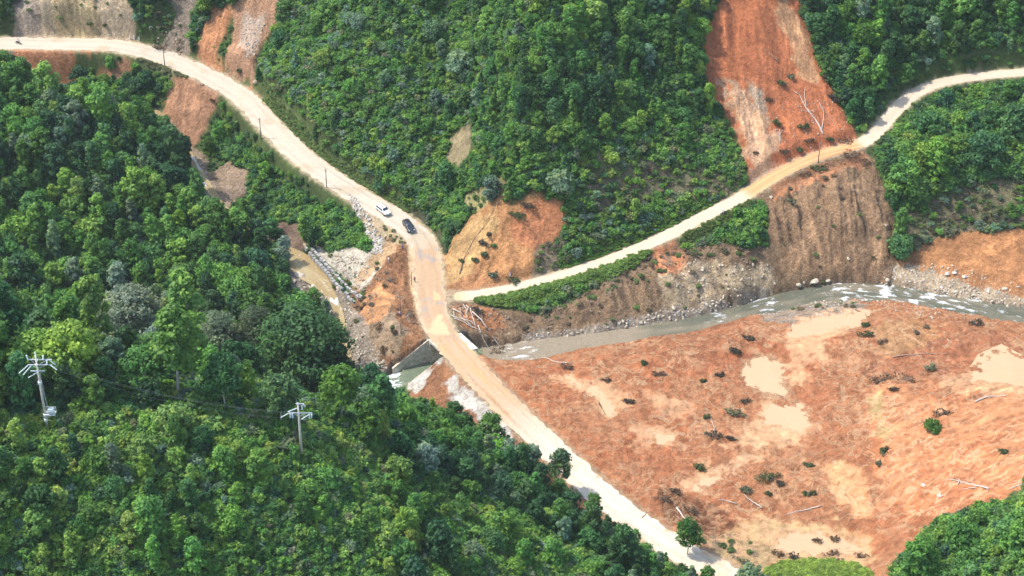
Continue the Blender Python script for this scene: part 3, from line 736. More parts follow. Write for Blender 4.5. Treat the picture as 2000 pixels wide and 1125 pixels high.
def main_colour(s, w, X_, Y_):
    nn = fbm(X_, Y_, 4, 4, 70); streak = fbm(s*.06, w*1.1, 1.0, 4, 71); fine_ = fbm(X_, Y_, .9, 3, 72)
    c = np.repeat(DUST[None], len(s), 0) * (1 + .08*nn[:, None] + .10*streak[:, None])
    trk = np.exp(-((np.abs(w) - 1.9)/.5)**2)
    c = cmix(c, DUST[None]*.80, trk * .5 * np.clip(.6+streak, 0, 1)); c = cmix(c, DUST[None]*np.array([[.82,.72,.6]]), .6*sstep(.1,.4,fbm(X_, Y_, 9, 4, 76)))
    c = c * (1 + .16*sstep(s_w2+5, s_w2+35, s))[:, None]
    wet = sstep(s_w0-3, s_w0+1, s + 3*nn) * (1 - sstep(s_w1-2, s_w1+4, s)) * (1 - .5*sstep(2.6, 3.6, np.abs(w)+nn))
    c = cmix(c, (MUD[None]*.5 + WET[None]*.6) * (1+.25*streak[:, None]), wet)
    asp = sstep(.0, .3, fbm(X_, Y_, 3.5, 3, 73)) * ((np.abs(s - s_w0 - 3) < 3) | ((s > s_p0-8) & (s < s_p0+1)) | ((s > s_p1) & (s < s_p1+5))) * (w > -2.8)
    c = cmix(c, ASPH[None]*1.25 * (1+.3*fine_[:, None]), asp * np.clip(.6 + fine_, 0, .85))
    m2 = sstep(s_w1-2, s_w1+2, s) * (1 - sstep(s_w2-4, s_w2+22, s + 8*streak))
    c = cmix(c, MUD[None] * (1 + .45*streak[:, None]), m2 * np.clip(.8 + .8*streak, 0, 1))
    # tracks of brown mud fading out down the road
    m3 = (s > s_w2-12) * (1 - sstep(s_w2, s_w2+30, s)) * sstep(.15, .35, fbm(s*.03, w*1.6, 1, 3, 75))
    c = cmix(c, MUD[None]*.8, m3 * .8)
    sm_ = sstep(.12, .32, fbm(X_, Y_, 5, 4, 78) + .35*sstep(1.2, 3.6, np.abs(w)) - .32) * (s > s_w0-12)
    c = cmix(c, np.array([[.47,.26,.135]]), sm_ * .75)
    rut = np.exp(-((np.abs(w) - 1.55 - .3*nn)/.22)**2) + np.exp(-((np.abs(w+.4) - .7)/.16)**2)*.5
    c = cmix(c, c*.78, np.clip(rut, 0, 1) * sstep(-.25, .25, streak))
    q = psdf(X_, Y_, SANDP); c = cmix(c, np.array([[.50,.36,.21]]), sstep(-.2,.3,q + 1.3*nn + .6*fine_))
    ed = sstep(HWM-.7, HWM+.2, np.abs(w) + 1.3*nn)
    c = cmix(c, np.array([[.55,.38,.22]]), ed * .6)
    return np.clip(c, 0.02, .85)
s_m0 = station(ROAD_SIDE, 1455, 382, 13.5); s_m1 = station(ROAD_SIDE, 1690, 276, 19.5)
def side_colour(s, w, X_, Y_):
    nn = fbm(X_, Y_, 4, 4, 80); streak = fbm(s*.05, w*1.4, 1.0, 4, 81)
    c = np.repeat((DUST*np.array([.98,.94,.90]))[None], len(s), 0) * (1 + .08*nn[:, None] + .14*streak[:, None])
    m = sstep(s_m0-1, s_m0+2, s + nn) * (1 - sstep(s_m1-3, s_m1, s + nn))
    c = cmix(c, np.array([[.46,.24,.11]]) * (1 + .6*streak[:, None] + .3*np.exp(-((np.abs(w)-.9)/.3)**2)[:, None]), m)
    j = 1 - sstep(5, 9, s + 2*nn)
    c = cmix(c, np.array([[.55,.34,.18]]), j)
    return np.clip(c, .02, .85)
def road_material():
    m, nt, b = new_mat("road_dust")
    a = N(nt, 'ShaderNodeAttribute', attribute_name='col'); tc = N(nt, 'ShaderNodeTexCoord'); V = tc.outputs['Object']
    f = noise_node(nt, V, 1.5, 6, .7, .3)
    c = mixc(nt, 1.0, a.outputs['Color'], ramp(nt, f, [(.3, (.86,.84,.8)), (.55, (1,1,1)), (.7, (1.06,1.06,1.06))]), 'MULTIPLY')
    nt.links.new(c, b.inputs['Base Color']); b.inputs['Roughness'].default_value = .85
    bump(nt, b, f, .35, .12)
    return m
MR = road_material()
r = ribbon('road', ROAD_MAIN, HWM, .06, MR, main_colour); tag(r, kind='structure')
r2 = ribbon('side_road', ROAD_SIDE, HWS, .035, MR, side_colour, lat=11, edge=.25); tag(r2, kind='structure')

# ------------------------------------------------------------------ water
def water_material(name, deep, shallow, rough=.25, bmp=.35):
    m, nt, b = new_mat(name)
    a = N(nt, 'ShaderNodeAttribute', attribute_name='col'); tc = N(nt, 'ShaderNodeTexCoord'); V = tc.outputs['Object']
    sp = N(nt, 'ShaderNodeSeparateColor'); nt.links.new(a.outputs['Color'], sp.inputs[0])
    c = ramp(nt, sp.outputs[1], [(.25, deep), (.75, shallow)])
    n2 = noise_node(nt, V, 2.2, 6, .8, 1.2)
    c = mixc(nt, 1.0, c, ramp(nt, n2, [(.35, (.72,.74,.76)), (.62, (1.25,1.25,1.25))]), 'MULTIPLY')
    f = math_(nt, 'ADD', sp.outputs[0], math_(nt, 'MULTIPLY', math_(nt, 'SUBTRACT', n2, .5), 1.6))
    fm = ramp(nt, f, [(.34, (0,0,0)), (.8, (1,1,1))])
    c = mixc(nt, fm, c, (.74,.77,.76))
    rr = N(nt, 'ShaderNodeMix'); nt.links.new(fm, rr.inputs[0]); rr.inputs[2].default_value = rough; rr.inputs[3].default_value = .7
    nt.links.new(rr.outputs[0], b.inputs['Roughness'])
    nt.links.new(c, b.inputs['Base Color']); b.inputs['Specular IOR Level'].default_value = .35
    bump(nt, b, n2, .7, bmp)
    return m
MW = water_material('river_water', (.10,.10,.065), (.24,.19,.125))
MWG = water_material('outflow_water', (.13,.16,.10), (.24,.25,.16))
MWB = water_material('stream_water', (.30,.21,.09), (.42,.33,.18))
def water(name, line, hw, mat, foams, murk=None, lift=0.0):
    P = catmull(line, .4)
    T = np.gradient(P[:, :2], axis=0); T /= np.linalg.norm(T, axis=1)[:, None]
    Nn = np.stack([-T[:, 1], T[:, 0]], 1); lat = 25
    u = np.linspace(-1, 1, lat)
    st = np.concatenate([[0], np.cumsum(np.linalg.norm(np.diff(P[:, :2], axis=0), axis=1))])
    if hw == 0: q_ = unp(600,525,-2); hw = (1.1 + 2.5*np.exp(-((P[:,0]-q_[0])**2 + (P[:,1]-q_[1])**2)/60.0))[:, None]
    W = hw * np.repeat(u[None], len(P), 0)
    VX = P[:, 0:1] + Nn[:, 0:1]*W; VY = P[:, 1:2] + Nn[:, 1:2]*W
    fo = np.zeros(len(P))
    for (px, py, z, rad, amt) in foams:
        q = unp(px, py, z); d = np.hypot(P[:, 0]-q[0], P[:, 1]-q[1]); fo = np.maximum(fo, amt * np.exp(-(d/rad)**2))
    S_ = np.repeat(st[:, None], lat, 1)
    wv = .5*fbm(VX.ravel(), VY.ravel(), 3.5, 2, 88).reshape(W.shape)
    sk = fbm((S_*.28).ravel(), (W*1.1 + wv).ravel(), 1.0, 4, 89).reshape(W.shape)
    FO = np.clip(fo[:, None] * (.30 + 1.7*sk) * (1 - .5*np.abs(u[None])**3), 0, 1)
    VZ = np.repeat(P[:, 2:3], lat, 1) + lift + FO * .2 + .03*sk
    o = mesh_np(name, np.stack([VX, VY, VZ], -1).reshape(-1, 3), grid_faces(len(P), lat)[:, ::-1], mat, smooth=True)
    mk = .35 + .5*fbm((S_*.08).ravel(), (W*.35).ravel(), 1.0, 3, 87)
    if murk is not None: mk = mk + np.repeat(murk(P)[:, None], lat, 1).ravel()
    C = np.stack([FO.ravel(), np.clip(mk, 0, 1), FO.ravel(), np.ones(FO.size)], 1)
    set_col(o, 'col', C)
    return tag(o, kind='structure')
water('river', RIVER, 5.6, MW, [(1600,566,-2,8,.5),(1670,566,-1.8,9,.95),(1740,573,-1.6,10,1.0),(1810,585,-1.4,10,1.0),(1880,597,-1.2,9,.8),(1950,608,-1.1,8,.5),(1500,592,-2.4,6,.75),(1400,622,-2.6,4,.7),(1440,610,-2.5,3,.5),(1020,690,-3,5,.8),(1000,672,-3,3,.7)],
      lambda P: .55*(1 - sstep(20, 45, P[:, 0])))
water('outflow', OUTLET, 4.1, MWG, [(766,748,-5.6,2.4,2.0),(752,755,-5.8,2.4,1.2)])
water('stream', STREAM, 0, MWB, [(650,585,-3.6,5,1.0),(630,552,-2.8,2,.6),(390,345,1.6,6,1.0),(370,310,2.6,5,.9)])
MP = simple_mat('muddy_water', (.45,.295,.165), rough=.22, var=.04, scale=.3, spec=.3)
for P_, lev in puddle_geo:
    c0 = P_.mean(0); ring = c0 + (P_ - c0) * 1.3
    v = [(c0[0], c0[1], lev)] + [(p[0], p[1], lev) for p in ring]; nr_ = len(ring)
    me = bpy.data.meshes.new('puddle'); me.from_pydata(v, [], [(0, 1+i, 1+(i+1) % nr_) for i in range(nr_)])
    me.materials.append(MP); o = link(bpy.data.objects.new('puddle', me)); tag(o, kind='structure')
# ------------------------------------------------------------------ vegetation
def leaf_material():
    m, nt, b = new_mat("leaves")
    t = N(nt, 'ShaderNodeAttribute', attribute_name='tint', attribute_type='INSTANCER')
    a = N(nt, 'ShaderNodeAttribute', attribute_name='lf')
    sp = N(nt, 'ShaderNodeSeparateColor'); nt.links.new(a.outputs['Color'], sp.inputs[0])
    c = mixc(nt, 1.0, t.outputs['Color'], ramp(nt, sp.outputs[0], [(0, (.55,.62,.7)), (.5, (1,1,1)), (1, (1.55,1.4,1.1))]), 'MULTIPLY')
    c = mixc(nt, 1.0, c, ramp(nt, sp.outputs[1], [(0, (.8,.85,.95)), (1, (1.25,1.15,.95))]), 'MULTIPLY')
    nt.links.new(c, b.inputs['Base Color'])
    b.inputs['Roughness'].default_value = .6; b.inputs['Specular IOR Level'].default_value = .3
    tr = N(nt, 'ShaderNodeBsdfTranslucent'); nt.links.new(c, tr.inputs[0])
    mx = N(nt, 'ShaderNodeMixShader'); mx.inputs[0].default_value = .45
    o = [n_ for n_ in nt.nodes if n_.type == 'OUTPUT_MATERIAL'][0]
    nt.links.new(b.outputs[0], mx.inputs[1]); nt.links.new(tr.outputs[0], mx.inputs[2]); nt.links.new(mx.outputs[0], o.inputs[0])
    return m
ML = leaf_material()
MBARK = simple_mat('bark', (.22,.18,.13), var=.4, scale=2.0)
MPALEBARK = simple_mat('pale_bark', (.45,.42,.36), var=.3, scale=2.0)

def leaves(centres, normals, size, rng, aspect=1.7):
    "one small folded-diamond leaf spray per centre"
    n_ = len(centres)
    nn = normals / (np.linalg.norm(normals, axis=1)[:, None] + 1e-9)
    r = rng.normal(size=(n_, 3)); a = np.cross(nn, r); a /= np.linalg.norm(a, axis=1)[:, None] + 1e-9
    b = np.cross(nn, a)
    s = size * rng.uniform(.65, 1.35, (n_, 1))
    p0 = centres - a*s*aspect*.5; p2 = centres + a*s*aspect*.5 - nn*s*.2
    p1 = centres + b*s*.5 + nn*s*.12; p3 = centres - b*s*.5 + nn*s*.12
    V = np.stack([p0, p1, p2, p3], 1).reshape(-1, 3)
    return V, np.arange(4*n_).reshape(-1, 4)

def crown_points(rng, H, R, base, lobes, per, shape='round', lobe_r=.42):
    C = []; Nn_ = []; T = []
    if shape == 'frond':
        for i in range(lobes):
            an = i*2.399 + rng.uniform(-.3,.3); L = R*rng.uniform(.7,1.1); t = np.linspace(.1, 1, per)[:, None]
            hgt_ = H*rng.uniform(.6,1.0); rr_ = L*t; zz_ = base + hgt_*(1.9*t - 1.35*t*t)
            side_ = rng.uniform(-.22,.22,(per,1))*(1.1-t*.6)
            p = np.concatenate([rr_*math.cos(an) - side_*math.sin(an), rr_*math.sin(an) + side_*math.cos(an), zz_], 1)
            C.append(p); Nn_.append(np.tile([[-.3*math.cos(an), -.3*math.sin(an), 1]], (per,1)) + rng.normal(size=(per,3))*.3); T.append(np.full(per, rng.uniform(0,1)))
        return np.concatenate(C), np.concatenate(Nn_), np.concatenate(T)
    for i in range(lobes):
        t = (i + rng.uniform(0, 1)) / lobes
        if shape == 'round':
            zz = base + (H-base) * (1 - (1-t)**1.0); rr = R * math.sqrt(max(.06, 1 - (2*t - .75)**2 / 1.6))
        elif shape == 'cone':
            zz = base + (H-base) * t; rr = R * (1 - t)**.8 + .1
        elif shape == 'column':
            zz = base + (H-base) * t; rr = R * (math.sin(math.pi * (.15 + .8*t)))**.6
        else:
            zz = base + (H-base) * (.45 + .55*t); rr = R * math.sqrt(max(.1, 1 - t*t*.8))
        an = i * 2.399 + rng.uniform(-.5, .5); q = rng.uniform(.35, .95)
        c = np.array([rr*q*math.cos(an), rr*q*math.sin(an), zz - (H-base)*.06])
        lr = R * lobe_r * rng.uniform(.7, 1.3) * (1 if shape != 'cone' else (1.25 - .85*t))
        d = rng.normal(size=(per, 3)); d[:, 2] = d[:, 2]*.8 + .35; d /= np.linalg.norm(d, axis=1)[:, None]
        rad = lr * (rng.uniform(.55, 1.12, (per, 1))) * (1 + .25*np.sin(d[:, :1]*7 + i) * np.cos(d[:, 1:2]*6))
        p = c + d * rad * np.array([1, 1, .78])
        C.append(p); Nn_.append(d + rng.normal(size=(per, 3))*.55 + np.array([0,0,.35])); T.append(np.full(per, rng.uniform(0, 1)))
    return np.concatenate(C), np.concatenate(Nn_), np.concatenate(T)

def crown_mesh(name, rng, size, **kw):
    aspect = kw.pop('aspect', 1.7)
    c, nn, t = crown_points(rng, **kw)
    V, Fc = leaves(c, nn, size, rng, aspect)
    me = bpy.data.meshes.new(name)
    me.vertices.add(len(V)); me.vertices.foreach_set('co', V.astype(np.float32).ravel())
    me.loops.add(Fc.size); me.loops.foreach_set('vertex_index', Fc.astype(np.int32).ravel())
    me.polygons.add(len(Fc)); me.polygons.foreach_set('loop_start', np.arange(0, Fc.size, 4, dtype=np.int32)); me.polygons.foreach_set('loop_total', np.full(len(Fc), 4, np.int32))
    me.update(calc_edges=True); me.materials.append(ML)
    lf = np.ones((len(V), 4), np.float32); lf[:, 0] = np.repeat(np.clip(rng.normal(.5, .22, len(Fc)), 0, 1), 4); lf[:, 1] = np.repeat(t, 4)
    at_ = me.color_attributes.new('lf', 'FLOAT_COLOR', 'POINT'); at_.data.foreach_set('color', lf.ravel())
    return me
def trunk_mesh(name, rng, H, r, limbs, mat, R, base, lean=.3, stems=1):
    mb = MB()
    for s in range(stems):
        ox, oy = (0, 0) if stems == 1 else (rng.uniform(-.4,.4), rng.uniform(-.4,.4))
        pts_ = []; rad = []
        for k in range(7):
            t = k/6; pts_.append((ox + lean*math.sin(t*3 + s), oy + lean*math.cos(t*2.2 + s) - lean, H*.86*t - (.5 if k == 0 else 0))); rad.append(r*(1.15 - .95*t))
        mb.tube(pts_, rad, 6)
        for i in range(limbs):
            t = .3 + .65*i/limbs; j = min(5, int(t*6)); p = np.array(pts_[j])*(1-(t*6-j)) + np.array(pts_[j+1])*(t*6-j)
            an = i*2.4; L = R*.75*(1.15-t*.6)
            if p[2] < base*.8: L *= .3
            mid_ = p + np.array([math.cos(an)*L*.5, math.sin(an)*L*.5, L*.28]); end = p + np.array([math.cos(an)*L, math.sin(an)*L, L*.75])
            mb.tube([p, mid_, end], [r*.45*(1.1-t), r*.3*(1.1-t), .02], 4)
    me = bpy.data.meshes.new(name); me.from_pydata([tuple(map(float, p)) for p in mb.v], [], mb.f); me.materials.append(mat)
    for p in me.polygons: p.use_smooth = True
    return me

SPECIES = {}
VARY = [(1,1,1),(1.25,.8,1.1),(.78,1.2,.9),(1.1,1.02,1.25),(.9,.86,.8),(1.4,.95,1.2),(.72,1.02,1.1),(1.0,.7,.85)]
def species(key, n_var, size, H, R, base, lobes, per, shape, trunk_r, limbs, mat=MBARK, lobe_r=.42, aspect=1.7, stems=1, lean=.3):
    L = []
    H0, R0, l0, lr0 = H, R, lobes, lobe_r
    for i in range(n_var):
        rng = np.random.RandomState(sum(map(ord, key))*7 + i*13)
        if key in ('bushy','shrub','tall'): vh, vr, vl = VARY[i % 8]; H, R, lobes = H0*vh, R0*vr, int(l0*vl); lobe_r = lr0/(vl**.6)
        cm = crown_mesh('crown', rng, size, H=H*rng.uniform(.93,1.07), R=R*rng.uniform(.92,1.08), base=base, lobes=lobes, per=per, shape=shape, lobe_r=lobe_r, aspect=aspect)
        tm = trunk_mesh('trunk', rng, H, trunk_r, limbs, mat, R, base, lean, stems)
        L.append((cm, tm))
    SPECIES[key] = L
species('bushy', 8, .40, 6.5, 2.7, 1.0, 20, 78, 'round', .14, 6)
species('slender', 4, .36, 9.0, 1.7, 1.6, 20, 62, 'column', .12, 6, lobe_r=.5)
species('tall', 5, .46, 16.0, 3.3, 6.0, 30, 95, 'round', .2, 8, MPALEBARK, lobe_r=.36)
species('young', 4, .34, 6.5, 1.7, .6, 20, 50, 'cone', .09, 5, lobe_r=.40)
species('shrub', 7, .30, 2.3, 1.7, .1, 11, 52, 'round', .05, 3, lobe_r=.44, stems=3)
species('fern', 4, .26, 1.5, 1.5, .05, 9, 44, 'dome', .04, 2, lobe_r=.42, aspect=3.2, stems=2)
species('giant', 2, .50, 23.0, 7.6, 5.0, 70, 150, 'round', .45, 12, lobe_r=.31)
species('lone', 2, .40, 11.5, 3.6, 4.6, 26, 95, 'round', .16, 7, MPALEBARK, lobe_r=.36, lean=.5)
species('frond', 3, .34, 3.0, 2.3, .2, 15, 34, 'frond', .07, 0, aspect=2.6)
REALH = {'frond':3.0,'giant':23,'lone':11.5,'bushy':6.5, 'slender':9, 'tall':16, 'young':6.5, 'shrub':2.3, 'fern':1.5}

# tints (base colours of the foliage)
DARK = [(.056,.135,.038),(.068,.150,.042),(.058,.135,.052)]
MIDG = [(.112,.232,.042),(.130,.250,.048),(.108,.22,.06)]
LIGHT = [(.190,.325,.050),(.215,.345,.058),(.165,.31,.058)]
YELL = [(.27,.37,.065),(.30,.39,.08)]
GREYG = [(.185,.265,.13),(.20,.27,.145)]
OLIVE = [(.20,.22,.095),(.23,.23,.11)]
TONE = [(DARK,'dark green'),(MIDG,'mid green'),(LIGHT,'bright green'),(YELL,'yellow green'),(GREYG,'grey green'),(OLIVE,'dry olive')]

def w3(lst): return np.array([unp(*p)[:2] for p in lst])
# zone: (name, polygon, spacing, kinds{kind:weight}, scale range, tone weights dark,mid,light,yellow,grey,olive)
Z = []
def zone(name, poly, sp, kinds, sc, tones): Z.append((name, poly, sp, kinds, sc, tones))
zone('on the hills', None, 3.3, {'bushy':6,'slender':2,'young':2}, (.65,1.05), (3,5,2,0,1,0))
zone('on the middle hill between the two roads', wpoly([(880,-60),(1400,-60),(1380,100),(1400,200),(1340,260),(1180,300),(1050,380),(960,360),(920,250)]), 2.6, {'bushy':4,'slender':1.5,'young':4}, (.5,.9), (3,7,3.5,.2,1,0))
zone('on the slope above the left road', wpoly([(500,-60),(900,-60),(900,250),(860,350),(860,460),(820,420),(740,350),(640,270),(560,180),(490,130)]), 2.3, {'bushy':2.2,'young':1,'shrub':6,'fern':3,'frond':1.5}, (.5,.85), (.6,5,5,.8,2,.4))
zone('on the lower flank of the middle hill', wpoly([(860,330),(920,250),(960,300),(1100,330),(1090,400),(950,370),(880,480),(840,440)]), 2.4, {'bushy':2,'shrub':5,'young':1}, (.45,.8), (1,5,5,.5,0,0))
zone('above the right side road', wpoly([(1090,400),(1120,330),(1180,280),(1400,230),(1470,340),(1440,375),(1300,430),(1200,470),(1090,520)]), 2.2, {'shrub':5,'fern':5,'bushy':.3}, (.45,.8), (.5,3,5,1.5,1.5,1.5))
zone('by the top right corner', wpoly([(1560,-60),(2150,-60),(2150,115),(1840,140),(1760,190),(1700,262),(1640,200),(1600,100)]), 3.0, {'bushy':7,'slender':2}, (.6,.95), (5,5,1.2,0,1,0))
zone('on the verge of the side road', wpoly([(925,575),(1100,540),(1270,480),(1400,430),(1440,400),(1500,380),(1510,480),(1400,520),(1200,600),(1050,640),(980,650)]), 2.6, {'shrub':1,'fern':6}, (.25,.5), (0,1.5,3,1,2,4))
zone('on the green knob below the side road', wpoly([(1385,445),(1440,400),(1485,395),(1505,470),(1480,500),(1420,470)]), 1.9, {'shrub':7,'young':.5}, (.7,1.1), (1,5,5,0,0,0))
zone('inside the bend of the right side road', wpoly([(1705,295),(1760,215),(1830,172),(2150,145),(2150,345),(1930,345),(1800,390),(1745,415)]), 2.2, {'shrub':7,'bushy':1.5}, (.75,1.25), (2,5,4,.5,0,0))
zone('on the right river bank', wpoly([(1745,425),(1800,400),(1860,365),(1930,345),(2150,345),(2150,450),(1900,455),(1780,490)]), 2.6, {'shrub':2,'fern':6}, (.5,.9), (1,2,1,0,2,5))
zone('below the left road', wpoly([(400,190),(520,270),(620,370),(700,420),(760,540),(640,480),(520,440),(440,320),(385,290)]), 2.3, {'bushy':3,'shrub':6}, (.42,.72), (3,5,3,0,0,0))
zone('at the foot of the main road', wpoly([(640,390),(700,420),(735,500),(720,520),(640,480),(600,450)]), 2.2, {'shrub':6}, (.6,.9), (1,4,6,0,0,0))
zone('below the top left road', wpoly([(130,100),(330,125),(340,200),(320,270),(230,230),(130,190)]), 2.8, {'bushy':5,'shrub':3}, (.5,.85), (3,5,2,0,0,0))
zone('in the wood on the left', w3([(-260,120,32),(0,150,27),(150,200,23),(300,300,15),(410,410,5),(520,540,-1),(560,640,-5),(560,780,-7),(0,840,-9),(-400,840,-9)]), 3.0, {'bushy':7,'slender':3}, (.7,1.05), (2.5,6,4,.6,1.5,0))
zone('in the tall wood on the left spur', w3([(-300,800,68),(0,812,61),(300,800,55),(440,805,52),(560,820,47),(680,850,38),(770,880,31),(800,790,18),(700,730,8),(540,690,14),(300,680,24),(0,690,30),(-300,690,34)]), 3.8, {'tall':6,'slender':3,'bushy':1}, (.95,1.3), (2.2,4,4,1.6,1.5,0))
zone('on the near brow', w3([(-300,812,67),(0,824,60.5),(300,812,54.5),(440,818,51.5),(560,835,45.5),(760,890,30),(760,1000,26),(560,960,41),(380,900,50),(0,900,58),(-300,900,64)]), 1.9, {'shrub':6,'fern':4,'frond':2.5,'bushy':.25}, (.6,.95), (.2,2.5,6,4.5,.5,.8))
zone('on the near slope at the bottom left', w3([(-300,880,64),(0,890,58.5),(380,905,50),(420,1400,25),(-400,1400,32)]), 2.7, {'bushy':4,'slender':4,'shrub':4,'frond':1}, (.5,.85), (1,4,4.5,2.4,1,0))
zone('on the near slope at the bottom', w3([(380,905,50),(560,930,43),(800,950,27),(1000,1000,14),(1250,1150,4.5),(1250,1400,4),(420,1400,25)]), 2.4, {'bushy':3,'shrub':6,'fern':3,'frond':2,'slender':.8}, (.5,.85), (1,5,5.5,1.5,.8,.4))
zone('beside the embankment', w3([(760,870,32),(830,850,20),(900,870,12),(1000,920,6),(1100,985,3.5),(1200,1050,3),(1300,1125,3),(1400,1250,3),(1250,1250,4),(1150,1080,7.5),(1000,1010,13.5),(820,960,26)]), 2.6, {'bushy':6,'slender':1.5,'shrub':2}, (.55,.85), (6,5,1,0,1.5,0))
zone('on the bright knob at the bottom', wpoly([(1480,1130),(1530,1095),(1600,1090),(1670,1100),(1720,1135),(1740,1250),(1470,1250)]), 1.8, {'shrub':2,'fern':6}, (.35,.6), (0,0,3,7,0,0))
zone('in the bottom right corner', w3([(1730,1125,5),(1760,1080,8),(1850,1020,13),(1920,990,16.5),(2300,960,30),(2300,1400,30),(1730,1400,9)]), 2.0, {'shrub':7,'bushy':1}, (.8,1.25), (2,5,5,0,0,0))

def zone_of(px_, py_):
    zi = np.zeros(len(px_), int)
    for k, z_ in enumerate(Z):
        if z_[1] is None: continue
        P = z_[1]; lo = P.min(0); hi = P.max(0)
        m = np.where((px_ > lo[0]) & (px_ < hi[0]) & (py_ > lo[1]) & (py_ < hi[1]))[0]
        if len(m): zi[m[psdf(px_[m], py_[m], P) > 0]] = k
    return zi

rg = np.random.RandomState(5)
KEEPOUT = [(unp(95,850,57.5)[:2], 2.6), (unp(98,880,57)[:2], 2.6), (unp(100,915,56)[:2], 2.4), (unp(88,858,57.5)[:2], 2.3), (unp(590,893,44)[:2], 2.0), (unp(597,960,40)[:2], 1.5)]
HEROES = []
def hero(kind, cx, cy, hc, sc, tint, label, flat=1.0):
    z = 30.0
    for _ in range(25):
        p = unp(cx, cy, z); z = .5*z + .5*(ht(p[0], p[1]) + hc*sc*flat)
    p[2] = ht(p[0], p[1]); HEROES.append((kind, p, sc, tint, label, flat)); return p
hero('giant', 588, 668, 15.5, 1.42, (.058,.145,.042), 'huge dark green round-headed tree standing above the culvert', .82)
hero('giant', 668, 742, 12.5, .62, (.030,.07,.030), 'dark green tree at the right foot of the huge round-headed tree')
hero('giant', 255, 612, 13, .92, (.23,.29,.19), 'broad grey green dome-shaped tree rising from the left wood', .8)
hero('giant', 425, 655, 13, .70, (.18,.25,.14), 'grey green rounded tree left of the huge dark tree', .9)
hero('giant', 500, 640, 13, .60, (.10,.15,.075), 'dull green tree touching the left side of the huge dark tree', .95)
hero('lone', 664, 752, 8.2, 1.1, (.11,.24,.04), 'lone bright green tree with a bare forked trunk before the dark wood')
hero('lone', 718, 812, 8.2, .92, (.10,.22,.04), 'bright green small tree with pale trunk, right of the lone bright tree')
hero('lone', 543, 765, 8.2, 1.0, (.10,.20,.075), 'soft blue green tree just above the slim power pole')
hero('tall', 368, 705, 11, 1.05, (.15,.28,.07), 'bright yellow green tall tree in the middle of the left wood')
hero('lone', 1345, 1045, 7.0, .75, (.06,.17,.03), 'feathery bright tree overhanging the lower road')
hero('lone', 1095, 905, 8.0, .8, (.09,.17,.07), 'sparse dark tree in front of the white road')
for k_, p_, s_, *_r in HEROES: KEEPOUT.append((p_[:2], {'giant':5.5,'lone':2.6,'tall':2.4}[k_]*s_))

# candidate sites: dart throwing on a fine jittered lattice, radius taken from the zone
sx, sy = np.meshgrid(np.arange(-185, 205, 1.05), np.arange(-178, 150, 1.05))
sx = (sx + rg.uniform(-.5, .5, sx.shape)).ravel(); sy = (sy + rg.uniform(-.5, .5, sy.shape)).ravel()
sz = HT(sx, sy); qx, qy, qw = proj(np.stack([sx, sy, sz], 1))
m = (qx > -330) & (qx < 2330) & (qy > -170) & (qy < 1420)
sx, sy, sz, qx, qy = sx[m], sy[m], sz[m], qx[m], qy[m]
zi = zone_of(sx, sy)
bs = sample(BARE, sx, sy)
rm = polydist(sx, sy, ROAD_MAIN)[0]; rr_ = polydist(sx, sy, ROAD_SIDE)[0]
riv = np.minimum(polydist(sx, sy, RIVER)[0] - 5, polydist(sx, sy, OUTLET)[0] - 3.2)
rdist = np.minimum(np.minimum(rm - 3.7, rr_ - 2.1), riv)
order = rg.permutation(len(sx))
cell = {}; sites = []
zkinds = [(list(z_[3].keys()), np.array(list(z_[3].values()), float) / sum(z_[3].values())) for z_ in Z]
ztone = [np.array(z_[5], float) / sum(z_[5]) for z_ in Z]
HERO_SCR = []
for k_, p_, s_, ti_, lb_, fl_ in HEROES:
    a_, b_, w_ = proj(p_ + np.array([0,0,REALH[k_]*s_*fl_*.6])); HERO_SCR.append((a_, b_, {'giant':8.8,'lone':4.4,'tall':4.4}[k_]*s_*F/w_, w_))
CLEAR = [
 [(-10,74),(230,78),(330,100),(430,140),(500,178),(560,235),(640,305),(740,372),(800,400),(850,450),(862,500),(870,570),(1000,555),(1100,528),(1200,494),(1300,452),(1400,405),(1460,376),(1600,290),(1690,266),(1730,230),(1760,200),(1790,172),(1840,152),(1920,140),(2010,134),
  (2010,150),(1900,160),(1840,172),(1795,195),(1765,225),(1735,258),(1700,285),(1720,350),(1740,420),(1740,540),(1600,560),(1500,560),(1495,480),(1500,400),(1480,385),(1400,432),(1300,478),(1200,520),(1100,555),(1000,580),(940,590),(960,620),(1040,650),(1200,620),(1400,590),(1500,560),
  (1600,550),(1720,545),(1790,480),(1850,458),(2010,448),(2010,960),(1990,972),(1900,985),(1830,985),(1790,1010),(1760,1045),(1735,1090),(1720,1125),(1400,1125),(1365,1075),(1310,1030),(1250,985),(1195,935),(1165,890),(1120,868),(1060,862),(1000,845),(940,840),(900,800),(850,778),(800,775),
  (765,760),(735,722),(695,695),(680,640),(672,605),(640,575),(600,560),(562,530),(565,495),(600,475),(690,500),(728,512),(745,480),(690,400),(640,365),(570,300),(500,235),(440,180),(425,200),(400,285),(375,288),(325,230),(318,190),(345,165),(300,130),(230,108),(140,103),(150,150),(130,168),(60,140),(20,115),(-10,112)],
 [(372,300),(400,292),(480,330),(480,385),(440,402),(412,398)],
 [(32,0),(255,0),(256,75),(32,75)], [(380,105),(425,25),(455,25),(430,110),(480,165),(440,150)], [(465,70),(545,-5),(510,90),(492,150),(455,125)], [(300,0),(370,0),(360,100),(300,85)],
 [(1405,-5),(1545,-5),(1595,130),(1640,210),(1690,280),(1520,335),(1465,350),(1430,240),(1385,170),(1378,60)],
 [(900,455),(930,415),(1000,395),(1090,395),(1092,450),(1080,520),(1000,560),(870,575),(868,500)], [(880,262),(915,252),(920,290),(890,325),(875,310)],
 [(905,585),(1000,590),(1050,640),(985,700),(900,680)]]
